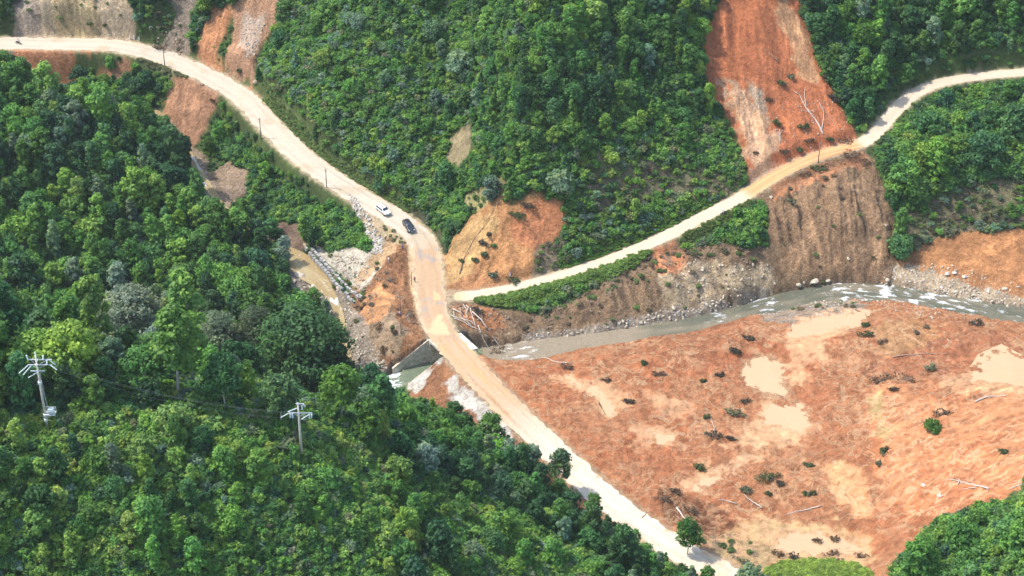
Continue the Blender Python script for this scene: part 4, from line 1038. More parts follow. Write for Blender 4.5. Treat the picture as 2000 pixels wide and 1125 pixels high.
gxx, gyy = np.meshgrid(np.arange(0, 2000, 4.0), np.arange(0, 1128, 4.0)); CM = np.zeros(gxx.shape, bool)
for c_ in CLEAR: CM |= (psdf(gxx, gyy, np.array(c_, float)) > 0).reshape(gxx.shape)
def hides(X_, Y_, Z_, kind, sc):
    "would this plant stand in front of ground the photograph shows open?"
    if kind not in ('shrub', 'fern', 'frond'):
        a_, b_, w_ = proj(np.array([X_, Y_, Z_+REALH[kind]*sc*.8]))
        for (ha, hb, hr, hw_) in HERO_SCR:
            if w_ < hw_ + 3 and (a_-ha)**2 + ((b_-hb)*1.0)**2 < hr*hr: return True
    H_ = REALH[kind]*sc; R_ = {'frond':1.5,'bushy':2.2,'slender':1.4,'tall':2.6,'young':1.1,'shrub':1.3,'fern':1.1}[kind]*sc
    for dx, zz in ((0,.95),(0,.6),(-R_,.6),(R_,.6),(0,.3)):
        a_, b_, _ = proj(np.array([X_+dx, Y_, Z_+H_*zz]))
        i_, j_ = int(b_//4), int(a_//4)
        if 0 <= i_ < CM.shape[0] and 0 <= j_ < CM.shape[1] and CM[i_, j_]: return True
    return False
tone_n = fbm(sx, sy, 14, 3, 201)
for i in order:
    if bs[i] > .62 * 1 and bs[i] > .6: continue
    if bs[i] > .4 and rg.rand() < .75: continue
    z_ = Z[zi[i]]; sp = z_[2]
    gxk, gyk = int(sx[i]//2), int(sy[i]//2); ok = True
    kk, pp = zkinds[zi[i]]; kind = kk[rg.choice(len(kk), p=pp)]
    spc = sp * (1.35 if kind == 'tall' else (.62 if kind in ('shrub','fern','frond') else 1.0))
    for a in range(gxk-3, gxk+4):
        for b_ in range(gyk-3, gyk+4):
            for (xx, yy, s2) in cell.get((a, b_), ()):
                if (xx-sx[i])**2 + (yy-sy[i])**2 < ((s2+spc)*.5)**2: ok = False; break
            if not ok: break
        if not ok: break
    if not ok: continue
    if any((sx[i]-c[0])**2 + (sy[i]-c[1])**2 < r_*r_ for c, r_ in KEEPOUT): continue
    need = {'frond':1.6,'tall':2.5,'bushy':1.9,'slender':1.4,'young':1.2,'shrub':1.0,'fern':.7}[kind]
    if rdist[i] < need: kind = 'fern' if rdist[i] > .7 else None
    if kind is None: continue
    sc = rg.uniform(*z_[4]) * math.exp(rg.normal()*.13) * (1.45 if kind in ('bushy','slender') and rg.rand() < .045 else 1)
    if rdist[i] < 6 and kind in ('bushy','young','slender'): sc *= .6 + .4*rdist[i]/6
    if hides(sx[i], sy[i], sz[i], kind, sc):
        for k2, s2_ in ((kind, sc*.7), ('shrub', .75), ('fern', .5), (None, 0)):
            if k2 is None or not hides(sx[i], sy[i], sz[i], k2, s2_): kind, sc = k2, s2_; break
        if kind is None: continue
    tp = ztone[zi[i]] * np.exp(np.array([-1,-.3,.5,.8,0,0]) * tone_n[i]*2.5); tp /= tp.sum()
    tn = rg.choice(6, p=tp)
    cell.setdefault((gxk, gyk), []).append((sx[i], sy[i], spc))
    sites.append((sx[i], sy[i], sz[i], kind, sc, tn, zi[i], qx[i], qy[i]))
print('sites', len(sites))

def tint_of(tn, rng_):
    c = np.array(TONE[tn][0][rng_.randint(len(TONE[tn][0]))]) * rng_.uniform(.8, 1.25) * np.array([rng_.uniform(.72,.98), 1, rng_.uniform(1.0,1.4)])
    return tuple(float(v) for v in c)
NAME = {'giant':'broadleaf_tree','lone':'broadleaf_tree','frond':'frond_plant','bushy':'bushy_tree','slender':'slender_tree','tall':'tall_tree','young':'young_tree','shrub':'shrub','fern':'fern_clump'}
ADJ = {'bushy':'rounded bushy tree','slender':'slender upright tree','tall':'tall forest tree','young':'small pointed tree','shrub':'low leafy shrub','fern':'low spiky fern clump'}
CAT = {'frond':'plant','giant':'tree','lone':'tree','bushy':'tree','slender':'tree','tall':'tree','young':'tree','shrub':'shrub','fern':'fern'}
def plant(kind, vi, loc, rz, sc, tint, label, group, name=None, parts=True):
    cm, tm = SPECIES[kind][vi]
    r_ = empty(name or NAME[kind], loc, rz, sc)
    tag(r_, label, CAT[kind], group)
    c = link(bpy.data.objects.new('crown' if CAT[kind] == 'tree' else 'foliage', cm), r_); c['tint'] = tint
    t = link(bpy.data.objects.new('trunk' if CAT[kind] == 'tree' else 'stem', tm), r_)
    return r_, c, t

LM = [(70,745,'the left power pole'),(587,840,'the slim power pole'),(748,410,'the white car'),(798,446,'the black car'),(800,695,'the road culvert'),(1413,416,'the side road motorbike'),(1490,120,'the tall red scar'),
 (1640,430,'the brown cliff'),(1000,470,'the orange slip'),(895,290,'the bare gully'),(1880,510,'the far bank mud'),(250,600,'the grey dome tree'),(592,650,'the huge dark tree'),(664,740,'the lone bright tree'),
 (140,35,'the pale rock cutting'),(372,220,'the slip below the upper road'),(430,360,'the stony stream bend'),(510,250,'the second roadside pole'),(638,350,'the third roadside pole'),(322,112,'the first roadside pole'),
 (1745,215,'the side road bend'),(1820,835,'the round bush on mud'),(1590,1110,'the bright grass knob'),(1250,1035,'the lower road'),(1200,505,'the lower side road'),(35,80,'the top left motorbike'),(610,525,'the brown stream pool'),
 (1960,150,'the side road at right'),(460,90,'the twin slips at top'),(930,810,'the white embankment patch'),(1885,540,'the three pale blocks'),(1885,945,'the white branching trunk'),(368,705,'the tall yellow green tree')]
def where(px_, py_):
    d = [(math.hypot(px_-a, (py_-b)), a, b, n_) for a, b, n_ in LM]; d.sort(); r_, a, b, n_ = d[0]
    an = math.degrees(math.atan2(-(py_-b), px_-a)) % 360
    side = ['right of','above right of','above','above left of','left of','below left of','below','below right of'][int(((an+22.5)%360)//45)]
    return (('close ' if r_ < 70 else ('' if r_ < 170 else 'far ')) + side + ' ' + n_).strip()
def where_grp(px_, py_):
    d = sorted((math.hypot(px_-a, (py_-b)), n_) for a, b, n_ in LM); return d[0][1]
ADJ2 = {'frond':'arching frond plant','bushy':'bushy tree','slender':'slender tree','tall':'tall tree','young':'pointed young tree','shrub':'leafy shrub','fern':'spiky fern clump'}
# visible ones, nearest first, become plants of their own; the rest of each kind is one mass
def seen(s):
    top = s[2] + REALH[s[3]] * s[4] * .8
    P = np.array([s[0], s[1], top]); px_, py_, w_ = proj(P)
    if not (-5 < px_ < 2005 and -5 < py_ < 1130): return False
    t = np.linspace(.5, .985, 26); L = P[None] + (CAM - P)[None] * (1 - t)[:, None]
    return not np.any(HT(L[:, 0], L[:, 1]) > L[:, 2])
for k_, p_, s_, ti_, lb_, fl_ in HEROES:
    plant(k_, rg.randint(len(SPECIES[k_])), p_, rg.uniform(0,6.28), (s_, s_, s_*fl_), ti_, lb_, None)
KIN = ('bushy','slender','tall','young','shrub','fern','frond')
INDIV = []; ORD = ['leftmost','second from left','third from left','fourth from left','fifth from left','sixth from left'] + ['']*300
rest = {k: [] for k in KIN}; protos = {}
bykind = {k: [] for k in KIN}
for s in sites: bykind[s[3]].append(s)
LIM = {'frond':300,'bushy':300,'slender':300,'tall':300,'young':300,'shrub':300,'fern':160}
for kind, L in bykind.items():
    L.sort(key=lambda s: -s[4]**.5 / np.linalg.norm(np.array(s[:3]) - CAM))
    cnt = 0
    for s in L:
        if cnt < LIM[kind] and seen(s):
            vi = rg.randint(len(SPECIES[kind])) if cnt >= len(SPECIES[kind]) else cnt
            zs_ = Z[s[6]][4]; f_ = (s[4]-zs_[0])/(zs_[1]-zs_[0]); size = 'small ' if f_ < .34 else ('' if f_ < .67 else 'large ')
            lab = '%s%s %s %s' % (size, TONE[s[5]][1], ADJ2[kind], where(s[7], s[8] - REALH[kind]*s[4]*3.5))
            r_, c, t = plant(kind, vi, s[:3], rg.uniform(0, 6.28), (s[4]*rg.uniform(.88,1.12), s[4]*rg.uniform(.88,1.12), s[4]*rg.uniform(.9,1.15)), tint_of(s[5], rg), lab, '%ss %s' % (lab, '')  if False else '%ss near %s' % (ADJ2[kind], where_grp(s[7], s[8] - REALH[kind]*s[4]*3.5)))
            INDIV.append(r_)
            if cnt < len(SPECIES[kind]): protos.setdefault(kind, []).append((c, t))
            cnt += 1
        else: rest[kind].append(s)
    byl = {}
    for o_ in INDIV: byl.setdefault(o_['label'], []).append(o_)
    for lb_, L_ in byl.items():
        if len(L_) < 2: continue
        L_.sort(key=lambda o_: proj(np.array(o_.location))[0])
        for k_, o_ in enumerate(L_):  # by place, where looks are alike
            nm_ = ORD[k_] if k_ < len(L_)-1 else 'rightmost'
            if k_ < 6 or k_ == len(L_)-1: o_['label'] = ' '.join((lb_ + ', ' + nm_).replace('pointed young','pointed').replace('spiky fern clump','fern').replace('arching frond','frond').split()[:16])
    INDIV.clear()
    print(kind, 'individual', cnt, 'rest', len(rest[kind]))

def scatter_group(plist):
    ng = bpy.data.node_groups.new('scatter', 'GeometryNodeTree')
    ng.interface.new_socket('Geometry', in_out='INPUT', socket_type='NodeSocketGeometry')
    ng.interface.new_socket('Geometry', in_out='OUTPUT', socket_type='NodeSocketGeometry')
    gi = ng.nodes.new('NodeGroupInput'); go = ng.nodes.new('NodeGroupOutput'); jo = ng.nodes.new('GeometryNodeJoinGeometry')
    def attr(nm, dt):
        a = ng.nodes.new('GeometryNodeInputNamedAttribute'); a.data_type = dt; a.inputs['Name'].default_value = nm
        return [o_ for o_ in a.outputs if o_.enabled and o_.name == 'Attribute'][0]
    for part in range(1 if plist[0][0] is plist[0][1] else 2):
        j = ng.nodes.new('GeometryNodeJoinGeometry')
        for pr in reversed(plist):      # the last link comes first
            oi = ng.nodes.new('GeometryNodeObjectInfo'); oi.inputs['Object'].default_value = pr[part]; oi.inputs['As Instance'].default_value = True
            ng.links.new(oi.outputs['Geometry'], j.inputs[0])
        ip = ng.nodes.new('GeometryNodeInstanceOnPoints'); ip.inputs['Pick Instance'].default_value = True
        ng.links.new(gi.outputs[0], ip.inputs['Points']); ng.links.new(j.outputs[0], ip.inputs['Instance'])
        ng.links.new(attr('vid', 'INT'), ip.inputs['Instance Index'])
        ng.links.new(attr('rot', 'FLOAT_VECTOR'), ip.inputs['Rotation']); ng.links.new(attr('scl', 'FLOAT_VECTOR'), ip.inputs['Scale'])
        ng.links.new(ip.outputs[0], jo.inputs[0])
    ng.links.new(jo.outputs[0], go.inputs[0])
    return ng
def mass(name, label, cat, recs, plist):
    "recs: (xyz, variant, rotation, scale xyz, tint)"
    me = bpy.data.meshes.new(name); n_ = len(recs)
    me.vertices.add(n_); me.vertices.foreach_set('co', np.array([r_[0] for r_ in recs], np.float32).ravel())
    a = me.attributes.new('vid', 'INT', 'POINT'); a.data.foreach_set('value', np.array([r_[1] for r_ in recs], np.int32))
    a = me.attributes.new('rot', 'FLOAT_VECTOR', 'POINT'); a.data.foreach_set('vector', np.array([r_[2] for r_ in recs], np.float32).ravel())
    a = me.attributes.new('scl', 'FLOAT_VECTOR', 'POINT'); a.data.foreach_set('vector', np.array([r_[3] for r_ in recs], np.float32).ravel())
    a = me.attributes.new('tint', 'FLOAT_VECTOR', 'POINT'); a.data.foreach_set('vector', np.array([r_[4] for r_ in recs], np.float32).ravel())
    o = link(bpy.data.objects.new(name, me))
    md = o.modifiers.new('scatter', 'NODES'); md.node_group = scatter_group(plist)
    tag(o, label, cat, kind='stuff'); return o
allp = []; off = {}
for k in ('bushy','slender','tall','young','frond'): off[k] = len(allp); allp += protos.get(k, [])
recs = []
for k in ('bushy','slender','tall','young','frond'):
    if k not in protos: continue
    for s in rest[k]:
        recs.append((s[:3], off[k] + rg.randint(len(protos[k])), (0,0,rg.uniform(0,6.28)), (s[4]*rg.uniform(.88,1.12), s[4]*rg.uniform(.88,1.12), s[4]*rg.uniform(.9,1.15)), tint_of(s[5], rg)))
mass('forest', 'dense green forest filling the slopes between the separate trees', 'forest', recs, allp)
# low growth under and between everything
lowp = protos['shrub'] + protos['fern']; ns_ = len(protos['shrub']); recs = []
for k in ('shrub','fern'):
    for s in rest[k]:
        v = rg.randint(ns_) if k == 'shrub' else ns_ + rg.randint(len(protos['fern']))
        recs.append((s[:3], v, (0,0,rg.uniform(0,6.28)), (s[4]*rg.uniform(.85,1.2),)*2 + (s[4]*rg.uniform(.8,1.2),), tint_of(s[5], rg)))
ux, uy = np.meshgrid(np.arange(-170, 190, 1.25), np.arange(-170, 140, 1.25))
ux = (ux + rg.uniform(-.55,.55,ux.shape)).ravel(); uy = (uy + rg.uniform(-.55,.55,uy.shape)).ravel(); uz = HT(ux, uy)
vx, vy, _ = proj(np.stack([ux, uy, uz], 1)); ub = sample(BARE, ux, uy)
m = (vx > -200) & (vx < 2200) & (vy > -90) & (vy < 1330) & (ub < .45)
ux, uy, uz, ub = ux[m], uy[m], uz[m], ub[m]
rd = np.minimum(polydist(ux, uy, ROAD_MAIN)[0] - 3.7, polydist(ux, uy, ROAD_SIDE)[0] - 2.1)
m = rd > .9; ux, uy, uz, ub, rd = ux[m], uy[m], uz[m], ub[m], rd[m]
uzn = zone_of(ux, uy); tno = fbm(ux, uy, 10, 3, 202)
for i in range(len(ux)):
    tp = ztone[uzn[i]] * np.exp(np.array([-1,-.3,.5,.8,0,0]) * tno[i]*2.5); tp /= tp.sum()
    sc = rg.uniform(.45, .85) if rd[i] > 2.5 and ub[i] < .2 else rg.uniform(.25,.45); k = rg.rand() < .5
    if hides(ux[i], uy[i], uz[i], 'shrub', sc): sc *= .45
    recs.append(((ux[i], uy[i], uz[i]-.1), rg.randint(ns_) if k else ns_ + rg.randint(len(lowp)-ns_), (0,0,rg.uniform(0,6.28)), (sc*1.2, sc*1.2, sc), tint_of(rg.choice(6, p=tp), rg)))
mass('undergrowth', 'low green undergrowth covering the ground between the trees', 'undergrowth', recs, lowp)
print('undergrowth', len(recs))
# ------------------------------------------------------------------ culvert
MCONC = simple_mat('old_concrete', (.43,.37,.27), var=.3, scale=.9, bmp=.05, second=(.5,.46,.38))
MCONCL = simple_mat('pale_concrete', (.58,.49,.36), var=.2, scale=1.2)
MMORTAR = simple_mat('grey_mortar', (.27,.26,.24), var=.45, scale=1.0, bmp=.15)
def wall_strip(mb, a, b, za, zb, zbot, th=.45, side=1, mi=0):
    a = np.array(a[:2]); b = np.array(b[:2]); d = (b-a)/np.linalg.norm(b-a); nrm = np.array([-d[1], d[0]])*th*side
    v = [(*a, zbot),(*b, zbot),(*b, zb),(*a, za)]; v += [(*(a+nrm), zbot),(*(b+nrm), zbot),(*(b+nrm), zb),(*(a+nrm), za)]
    f = [(0,1,2,3),(7,6,5,4),(0,4,5,1),(1,5,6,2),(2,6,7,3),(3,7,4,0)]
    if side < 0: f = [q[::-1] for q in f]
    mb.add(v, f, mi)
CA, CB, CA2, CB2 = np.array([-19.4,-24.0]), np.array([-27.8,-27.6]), np.array([-15.3,-30.0]), np.array([-22.6,-32.2])
inn = np.array([7.4, 2.8])
cul = empty('road_culvert', (-17.3,-27,-3.4)); tag(cul, 'concrete road culvert with splayed wing walls over the pale green outflow', 'culvert')
def under(o, root):
    o.parent = root; o.matrix_parent_inverse = Matrix.Translation(root.location).inverted(); return o
mb = MB(); wall_strip(mb, CA, CB, 1.75, -4.0, -7.0, .5, -1); under(mb.build('wing_wall', MCONC), cul)
mb = MB(); wall_strip(mb, CA + np.array([-.05,.02]), CB + np.array([-.1,-.02]), 1.95, -3.8, 1.7, .55, -1)
v = mb.v; mb.v = [(p[0], p[1], p[2]) if p[2] != 1.7 else (p[0], p[1], 1.95 + (-3.8-1.95)*np.clip(np.linalg.norm(np.array(p[:2])-CA)/np.linalg.norm(CB-CA),0,1) - .22) for p in v]
under(mb.build('coping', MCONCL), cul)
mb = MB(); wall_strip(mb, CA2, CB2, 1.6, -3.4, -7.0, .5, 1); under(mb.build('wing_wall', MCONC), cul)
mb = MB(); wall_strip(mb, CA2 + np.array([-.05,0]), CB2 + np.array([-.1,0]), 1.85, -3.2, 1.6, .6, 1)
mb.v = [p if p[2] != 1.6 else (p[0], p[1], 1.85 + (-3.2-1.85)*np.clip(np.linalg.norm(np.array(p[:2])-CA2)/np.linalg.norm(CB2-CA2),0,1) - .22) for p in mb.v]
under(mb.build('coping', MCONCL), cul)
for P_, sd_ in ((CA, -1), (CA2, 1)):
    mb = MB(); wall_strip(mb, P_ + inn, P_, 1.4, 1.4, -7.0, .5, -sd_); under(mb.build('abutment', MCONC), cul)
mb = MB()
top_, bot_ = 1.90, 1.30
q_ = [CA + np.array([-.25,.3]), CA2 + np.array([.0,-.3]), CA2 + inn, CA + inn]
mb.add([(*p, bot_) for p in q_] + [(*p, top_) for p in q_], [(0,1,2,3),(7,6,5,4),(0,4,5,1),(1,5,6,2),(2,6,7,3),(3,7,4,0)])
bmd = mb.build('deck_slab', MCONC); under(bmd, cul)
bm = bmesh.new(); bm.from_mesh(bmd.data); bmesh.ops.recalc_face_normals(bm, faces=bm.faces); bm.to_mesh(bmd.data); bm.free()
for ch_ in cul.children:
    bm = bmesh.new(); bm.from_mesh(ch_.data); bmesh.ops.recalc_face_normals(bm, faces=bm.faces); bm.to_mesh(ch_.data); bm.free()

# ------------------------------------------------------------------ collapsed wall along the stream
rw = empty('retaining_wall', at(640, 530)); tag(rw, 'broken grey masonry wall lying along the muddy stream pool', 'wall')
a0 = unp(596, 480, .3); a1 = unp(694, 594, -2.6)
for off_, w_, nm in ((0, .75, 'wall_course'), (1.35, .6, 'wall_course')):
    mb = MB(); d = (a1-a0); L = np.linalg.norm(d); d /= L; nr_ = np.array([-d[1], d[0], 0]); s_ = 0
    while s_ < L:
        ln = rnd.uniform(.7, 1.6)
        if rnd.random() > .06:
            c = a0 + d*(s_+ln/2) + nr_*(off_ + rnd.uniform(-.12,.12)); c[2] = max(ht(c[0], c[1]) + .25, c[2]-.6) + rnd.uniform(-.1,.1)
            R = Matrix.Rotation(math.atan2(d[1], d[0]) + rnd.uniform(-.08,.08), 3, 'Z') @ Matrix.Rotation(rnd.uniform(-.1,.1), 3, 'X')
            mb.box(c, (ln*.96, w_*rnd.uniform(.85,1.15), .9), R, taper=.93)
        s_ += ln
    under(mb.build(nm, MMORTAR, bevel=.05), rw)

# ------------------------------------------------------------------ rocks
MROCK = simple_mat('pale_rock', (.31,.25,.17), var=.35, scale=1.5, bmp=.1, second=(.46,.40,.31))
MROCKW = simple_mat('white_rock', (.42,.38,.32), var=.3, scale=1.5, bmp=.1)
MROCKG = simple_mat('brown_rock', (.26,.20,.14), var=.35, scale=1.5, bmp=.1)
def rock_me(seed, mat, flat=.65):
    bm = bmesh.new(); bmesh.ops.create_icosphere(bm, subdivisions=2, radius=1.0)
    r_ = random.Random(seed); cuts = [(Vector((r_.gauss(0,1), r_.gauss(0,1), r_.gauss(0,1))).normalized(), r_.uniform(.55,.85)) for _ in range(9)]
    for v_ in bm.verts:
        for n_, dd in cuts:
            k = v_.co.dot(n_)
            if k > dd: v_.co -= n_*(k-dd)
        v_.co *= 1 + r_.uniform(-.04,.04); v_.co.z *= flat
    me = bpy.data.meshes.new('boulder'); bm.to_mesh(me); bm.free(); me.materials.append(mat); return me
ROCKS = {'pale': [rock_me(i, MROCK) for i in range(4)], 'white': [rock_me(10+i, MROCKW, .55) for i in range(4)], 'brown': [rock_me(20+i, MROCKG) for i in range(3)]}
def rock(px, py, size, tone, label, group=None, P=None):
    p = at(px, py) if P is None else P
    o = link(bpy.data.objects.new('boulder', rnd.choice(ROCKS[tone])))
    o.location = (p[0], p[1], ht(p[0], p[1]) + size*.12); s_ = size
    o.scale = (s_*rnd.uniform(.8,1.3), s_*rnd.uniform(.8,1.2), s_*rnd.uniform(.8,1.1)); o.rotation_euler = (rnd.uniform(-.2,.2), rnd.uniform(-.2,.2), rnd.uniform(0,6.3))
    return tag(o, label, 'boulder', group)
BOULD = [(743,712,1.0,'pale','pale round boulder beside the culvert outflow'),(586,540,1.4,'pale','big pale boulder at the left edge of the brown stream pool'),(1849,536,.8,'white','pale block above the river, leftmost of three on the far gravel bank'),
 (1864,534,.9,'white','pale block above the river, middle one of three on the far gravel bank'),(1884,541,.75,'white','pale block above the river, rightmost of three on the far gravel bank'),(1930,570,.7,'white','white flat boulder lying low on the far gravel bank'),
 (1963,565,.7,'pale','pale boulder near the right edge of the far gravel bank'),(1902,577,.6,'pale','small pale boulder low on the far gravel bank by the rapids'),(1590,550,1.1,'pale','wide pale boulder at the water below the brown cliff'),
 (1560,557,.8,'pale','pale boulder where the river bends under the brown cliff'),(1618,548,.6,'pale','small pale boulder at the foot of the brown cliff'),(1530,588,.7,'brown','dark boulder in the green river pool'),(1733,548,.9,'pale','pale boulder above the rapids at the cliff foot'),
 (1745,560,.8,'white','white boulder at the edge of the white rapids'),(1368,622,.6,'pale','small pale boulder on the narrow gravel beach'),(1290,637,.6,'white','small whitish boulder at the water edge of the gravel beach'),
 (612,560,.9,'pale','pale boulder below the brown stream pool'),(628,572,.8,'pale','light boulder beside the white stream rapids'),(597,480,.8,'brown','brown boulder at the top of the broken wall'),(820,388,.6,'white','white stone by the roadside drain'),
 (700,460,.9,'white','white block at the edge of the strip of white rocks'),(1730,440,.5,'pale','pale stone on the right edge of the brown cliff'),(500,160,.9,'brown','grey brown boulder at the foot of the right slip on the upper road'),(1803,948,.5,'white','white stone low on the orange slope'),
 (1835,969,.6,'white','white angular stone near the bottom right bushes'),(396,165,.6,'brown','brown stone on the verge below the upper road'),(1506,385,.5,'pale','pale stone below the muddy side road'),(1657,505,.5,'pale','small pale stone in the middle of the brown cliff foot')]
for b_ in BOULD: rock(*b_)
def in_poly_pts(pix, n_, seed, H=None):
    P = wpoly(pix, H); r_ = np.random.RandomState(seed); lo = P.min(0); hi = P.max(0); out = []
    while len(out) < n_:
        q = r_.uniform(lo, hi, (n_*3, 2)); k = psdf(q[:, 0], q[:, 1], P) > 0; out += list(q[k])
    return np.array(out[:n_])
def rock_mass(name, label, specs, seed):
    base = []
    for tone in ('pale', 'white', 'brown'):
        for o in [ob for ob in bpy.data.objects if ob.name.startswith('boulder') and ob.data in ROCKS[tone]][:3]: base.append((tone, o))
    recs = []; r_ = np.random.RandomState(seed)
    for pix, n_, tone, s0, s1 in specs:
        ids = [i for i, (t, _) in enumerate(base) if t == tone]
        for p in in_poly_pts(pix, n_, seed + n_):
            s_ = s0 + (s1-s0)*r_.rand()**2.5
            recs.append(((p[0], p[1], ht(p[0], p[1])+s_*.15), ids[r_.randint(len(ids))], tuple(r_.uniform(0,6,3)), (s_*r_.uniform(.7,1.3), s_, s_*r_.uniform(.6,1)), (1,1,1)))
    mass(name, label, None, recs, [(o, o) for _, o in base])
rock_mass('rubble', 'pale stones and rubble strewn along the river banks and stream bed', [
 ([(1040,655),(1150,640),(1280,612),(1400,588),(1490,568),(1495,590),(1400,618),(1280,642),(1150,662),(1040,675)], 260, 'pale', .12, .6),
 ([(1560,548),(1720,548),(1900,575),(2010,605),(1990,620),(1880,598),(1750,572),(1600,560)], 300, 'pale', .12, .7),
 ([(1760,515),(1850,520),(2000,560),(2010,610),(1900,590),(1780,550)], 260, 'pale', .1, .45),
 ([(1450,610),(1530,582),(1620,575),(1700,588),(1640,600),(1560,600),(1480,622)], 200, 'pale', .1, .45),
 ([(1700,585),(1850,610),(1960,630),(1940,640),(1820,622),(1700,600)], 120, 'pale', .1, .4),
 ([(560,480),(600,500),(660,560),(705,620),(735,690),(762,722),(755,750),(700,770),(660,700),(640,620),(560,560)], 420, 'pale', .12, .7),
 ([(560,490),(600,510),(640,560),(600,580),(560,540)], 90, 'brown', .12, .5),
 ([(365,300),(395,320),(420,380),(445,410),(410,405),(372,350)], 160, 'white', .15, .7),
 ([(470,40),(525,30),(500,110),(480,130)], 120, 'white', .1, .4),
 ([(300,60),(372,60),(350,108),(290,92)], 120, 'brown', .12, .6),
 ([(1290,560),(1350,520),(1500,520),(1520,560),(1400,600)], 150, 'pale', .12, .6),
 ([(880,600),(960,610),(1040,650),(960,680)], 120, 'brown', .1, .5),
 ([(1500,200),(1640,200),(1685,280),(1520,320)], 120, 'pale', .08, .35),
 ([(1700,740),(2000,740),(2000,940),(1760,980)], 130, 'pale', .06, .3)], 5)
rock_mass('white_rubble', 'strip of white quarried rocks between the main road and the green bushes', [
 ([(676,384),(692,390),(720,432),(748,470),(745,497),(728,500),(706,450),(688,412)], 420, 'white', .22, .6),
 ([(640,500),(690,500),(735,520),(700,560),(660,530)], 110, 'pale', .2, .7)], 9)

# ------------------------------------------------------------------ wood: logs, fallen trees, uprooted shrubs, driftwood
MPALEW = simple_mat('weathered_wood', (.44,.39,.33), var=.25, scale=3)
MDARKW = simple_mat('wet_wood', (.13,.10,.08), var=.4, scale=3)
MBROWNW = simple_mat('brown_wood', (.30,.21,.14), var=.35, scale=3)
WM = {'pale': MPALEW, 'dark': MDARKW, 'brown': MBROWNW}
def fallen(pix, tone, r0, label, cat='fallen tree', name='fallen_tree', twigs=6, branches=(), lift=.15, group=None):
    P = [at(*p) for p in pix]; c = P[0]
    if len(P) == 2: mp_ = (P[0]+P[1])/2; P = [P[0], mp_ + np.array([rnd.uniform(-.5,.5), rnd.uniform(-.5,.5), 0]), P[1]]
    r0 = r0*.8
    def lay(Q, ra, rb, n_):
        Q = np.array(Q); C_ = catmull(Q, .8); k = len(C_); ph_ = rnd.uniform(0,6)
        return [(q[0]-c[0] + .16*math.sin(i*.8+ph_), q[1]-c[1] + .16*math.cos(i*.6+ph_), max(q[2], ht(q[0], q[1])) - c[2] + lift + .1*math.sin(i*.9)) for i, q in enumerate(C_)], [ra + (rb-ra)*i/(k-1) for i in range(k)]
    root = empty(name, c); tag(root, label, cat, group)
    mb = MB(); p_, r_ = lay(P, r0, r0*.3, 8); mb.tube(p_, r_, 7); mb.build('trunk', WM[tone], root, smooth=True)
    if twigs or branches:
        mb = MB()
        for b_ in branches:
            q, rr2 = lay([at(*p) for p in b_], r0*.6, r0*.15, 6); mb.tube(q, rr2, 5)
        for i in range(twigs):
            t = rnd.uniform(.35, 1); j = int(t*(len(p_)-1)); a = rnd.uniform(0, 6.28); L = rnd.uniform(.8, 2.2)
            s0 = p_[j]; e = (s0[0]+L*math.cos(a), s0[1]+L*math.sin(a), s0[2] + rnd.uniform(0,.7)); m_ = tuple((s0[k]+e[k])/2 + rnd.uniform(-.15,.15) for k in range(3))
            mb.tube([s0, m_, e], [r0*.3, r0*.2, .02], 4)
        mb.build('branches', WM[tone], root, smooth=True)
    return root
fallen([(1609,263),(1590,232),(1573,208),(1560,185)], 'pale', .28, 'pale forked tree lying down the foot of the red scar', branches=[[(1573,208),(1572,190),(1574,168)],[(1606,255),(1608,232),(1606,207)],[(1606,215),(1598,200)],[(1560,185),(1550,178)]], twigs=12)
fallen([(1525,280),(1523,265),(1521,252)], 'pale', .16, 'thin pale snag at the lower middle of the red scar', branches=[[(1523,265),(1530,255)]], twigs=4)
fallen([(1521,123),(1506,109),(1491,95)], 'brown', .16, 'thin brown log lying high on the red scar', cat='log', name='log', twigs=0)
fallen([(1634,256),(1624,235),(1612,214)], 'brown', .15, 'thin grey snag right of the pale forked tree', twigs=6)
fallen([(1906,786),(1925,778),(1945,774),(1968,773)], 'pale', .26, 'bright white log lying alone on the orange slope', cat='log', name='log', twigs=1)
fallen([(1932,955),(1905,950),(1880,942),(1862,938),(1846,937)], 'pale', .26, 'white branching dead trunk above the bottom right bushes', branches=[[(1880,945),(1872,936)],[(1875,941),(1870,950)],[(1905,953),(1878,957)]], twigs=8)
fallen([(1998,947),(1985,950),(1970,955)], 'pale', .2, 'pale branch at the right edge above the bottom right bushes', twigs=4)
fallen([(1742,698),(1780,694),(1820,692),(1852,691)], 'brown', .22, 'long thin brown log across the red mud', cat='log', name='log', twigs=3)
fallen([(1604,990),(1575,996),(1548,1001),(1534,1006)], 'pale', .16, 'thin pale branch on mud below the two green shrubs', cat='branch', name='branch', twigs=4)
fallen([(1487,994),(1470,980),(1455,966)], 'pale', .2, 'pale trunk of the uprooted shrub near the road', twigs=3)
fallen([(1438,986),(1420,980),(1402,975)], 'pale', .13, 'small pale branch left of the pale trunk on the mud', cat='branch', name='branch', twigs=4)
fallen([(1396,850),(1392,830),(1389,812)], 'pale', .12, 'upright pale stick beside the dark brush heap', cat='branch', name='branch', twigs=2)
fallen([(1115,712),(1080,706),(1050,700)], 'pale', .16, 'pale thin pole with roots at the river edge of the mud', cat='branch', name='branch', twigs=3)
fallen([(1252,1012),(1262,1000),(1250,985)], 'brown', .1, 'brown stick by the road below the mud field', cat='branch', name='branch', twigs=2)
fallen([(1320,992),(1335,1010),(1350,1022)], 'pale', .3, 'pale orange split trunk beside the lower road', cat='log', name='log', twigs=3)
fallen([(897,536),(906,508),(921,476),(943,447),(958,420),(967,402)], 'dark', .17, 'long dark leaning trunk down the orange slip', twigs=6)
fallen([(1466,330),(1473,340)], 'pale', .13, 'short pale stick at the left foot of the red scar', cat='branch', name='branch', twigs=1)
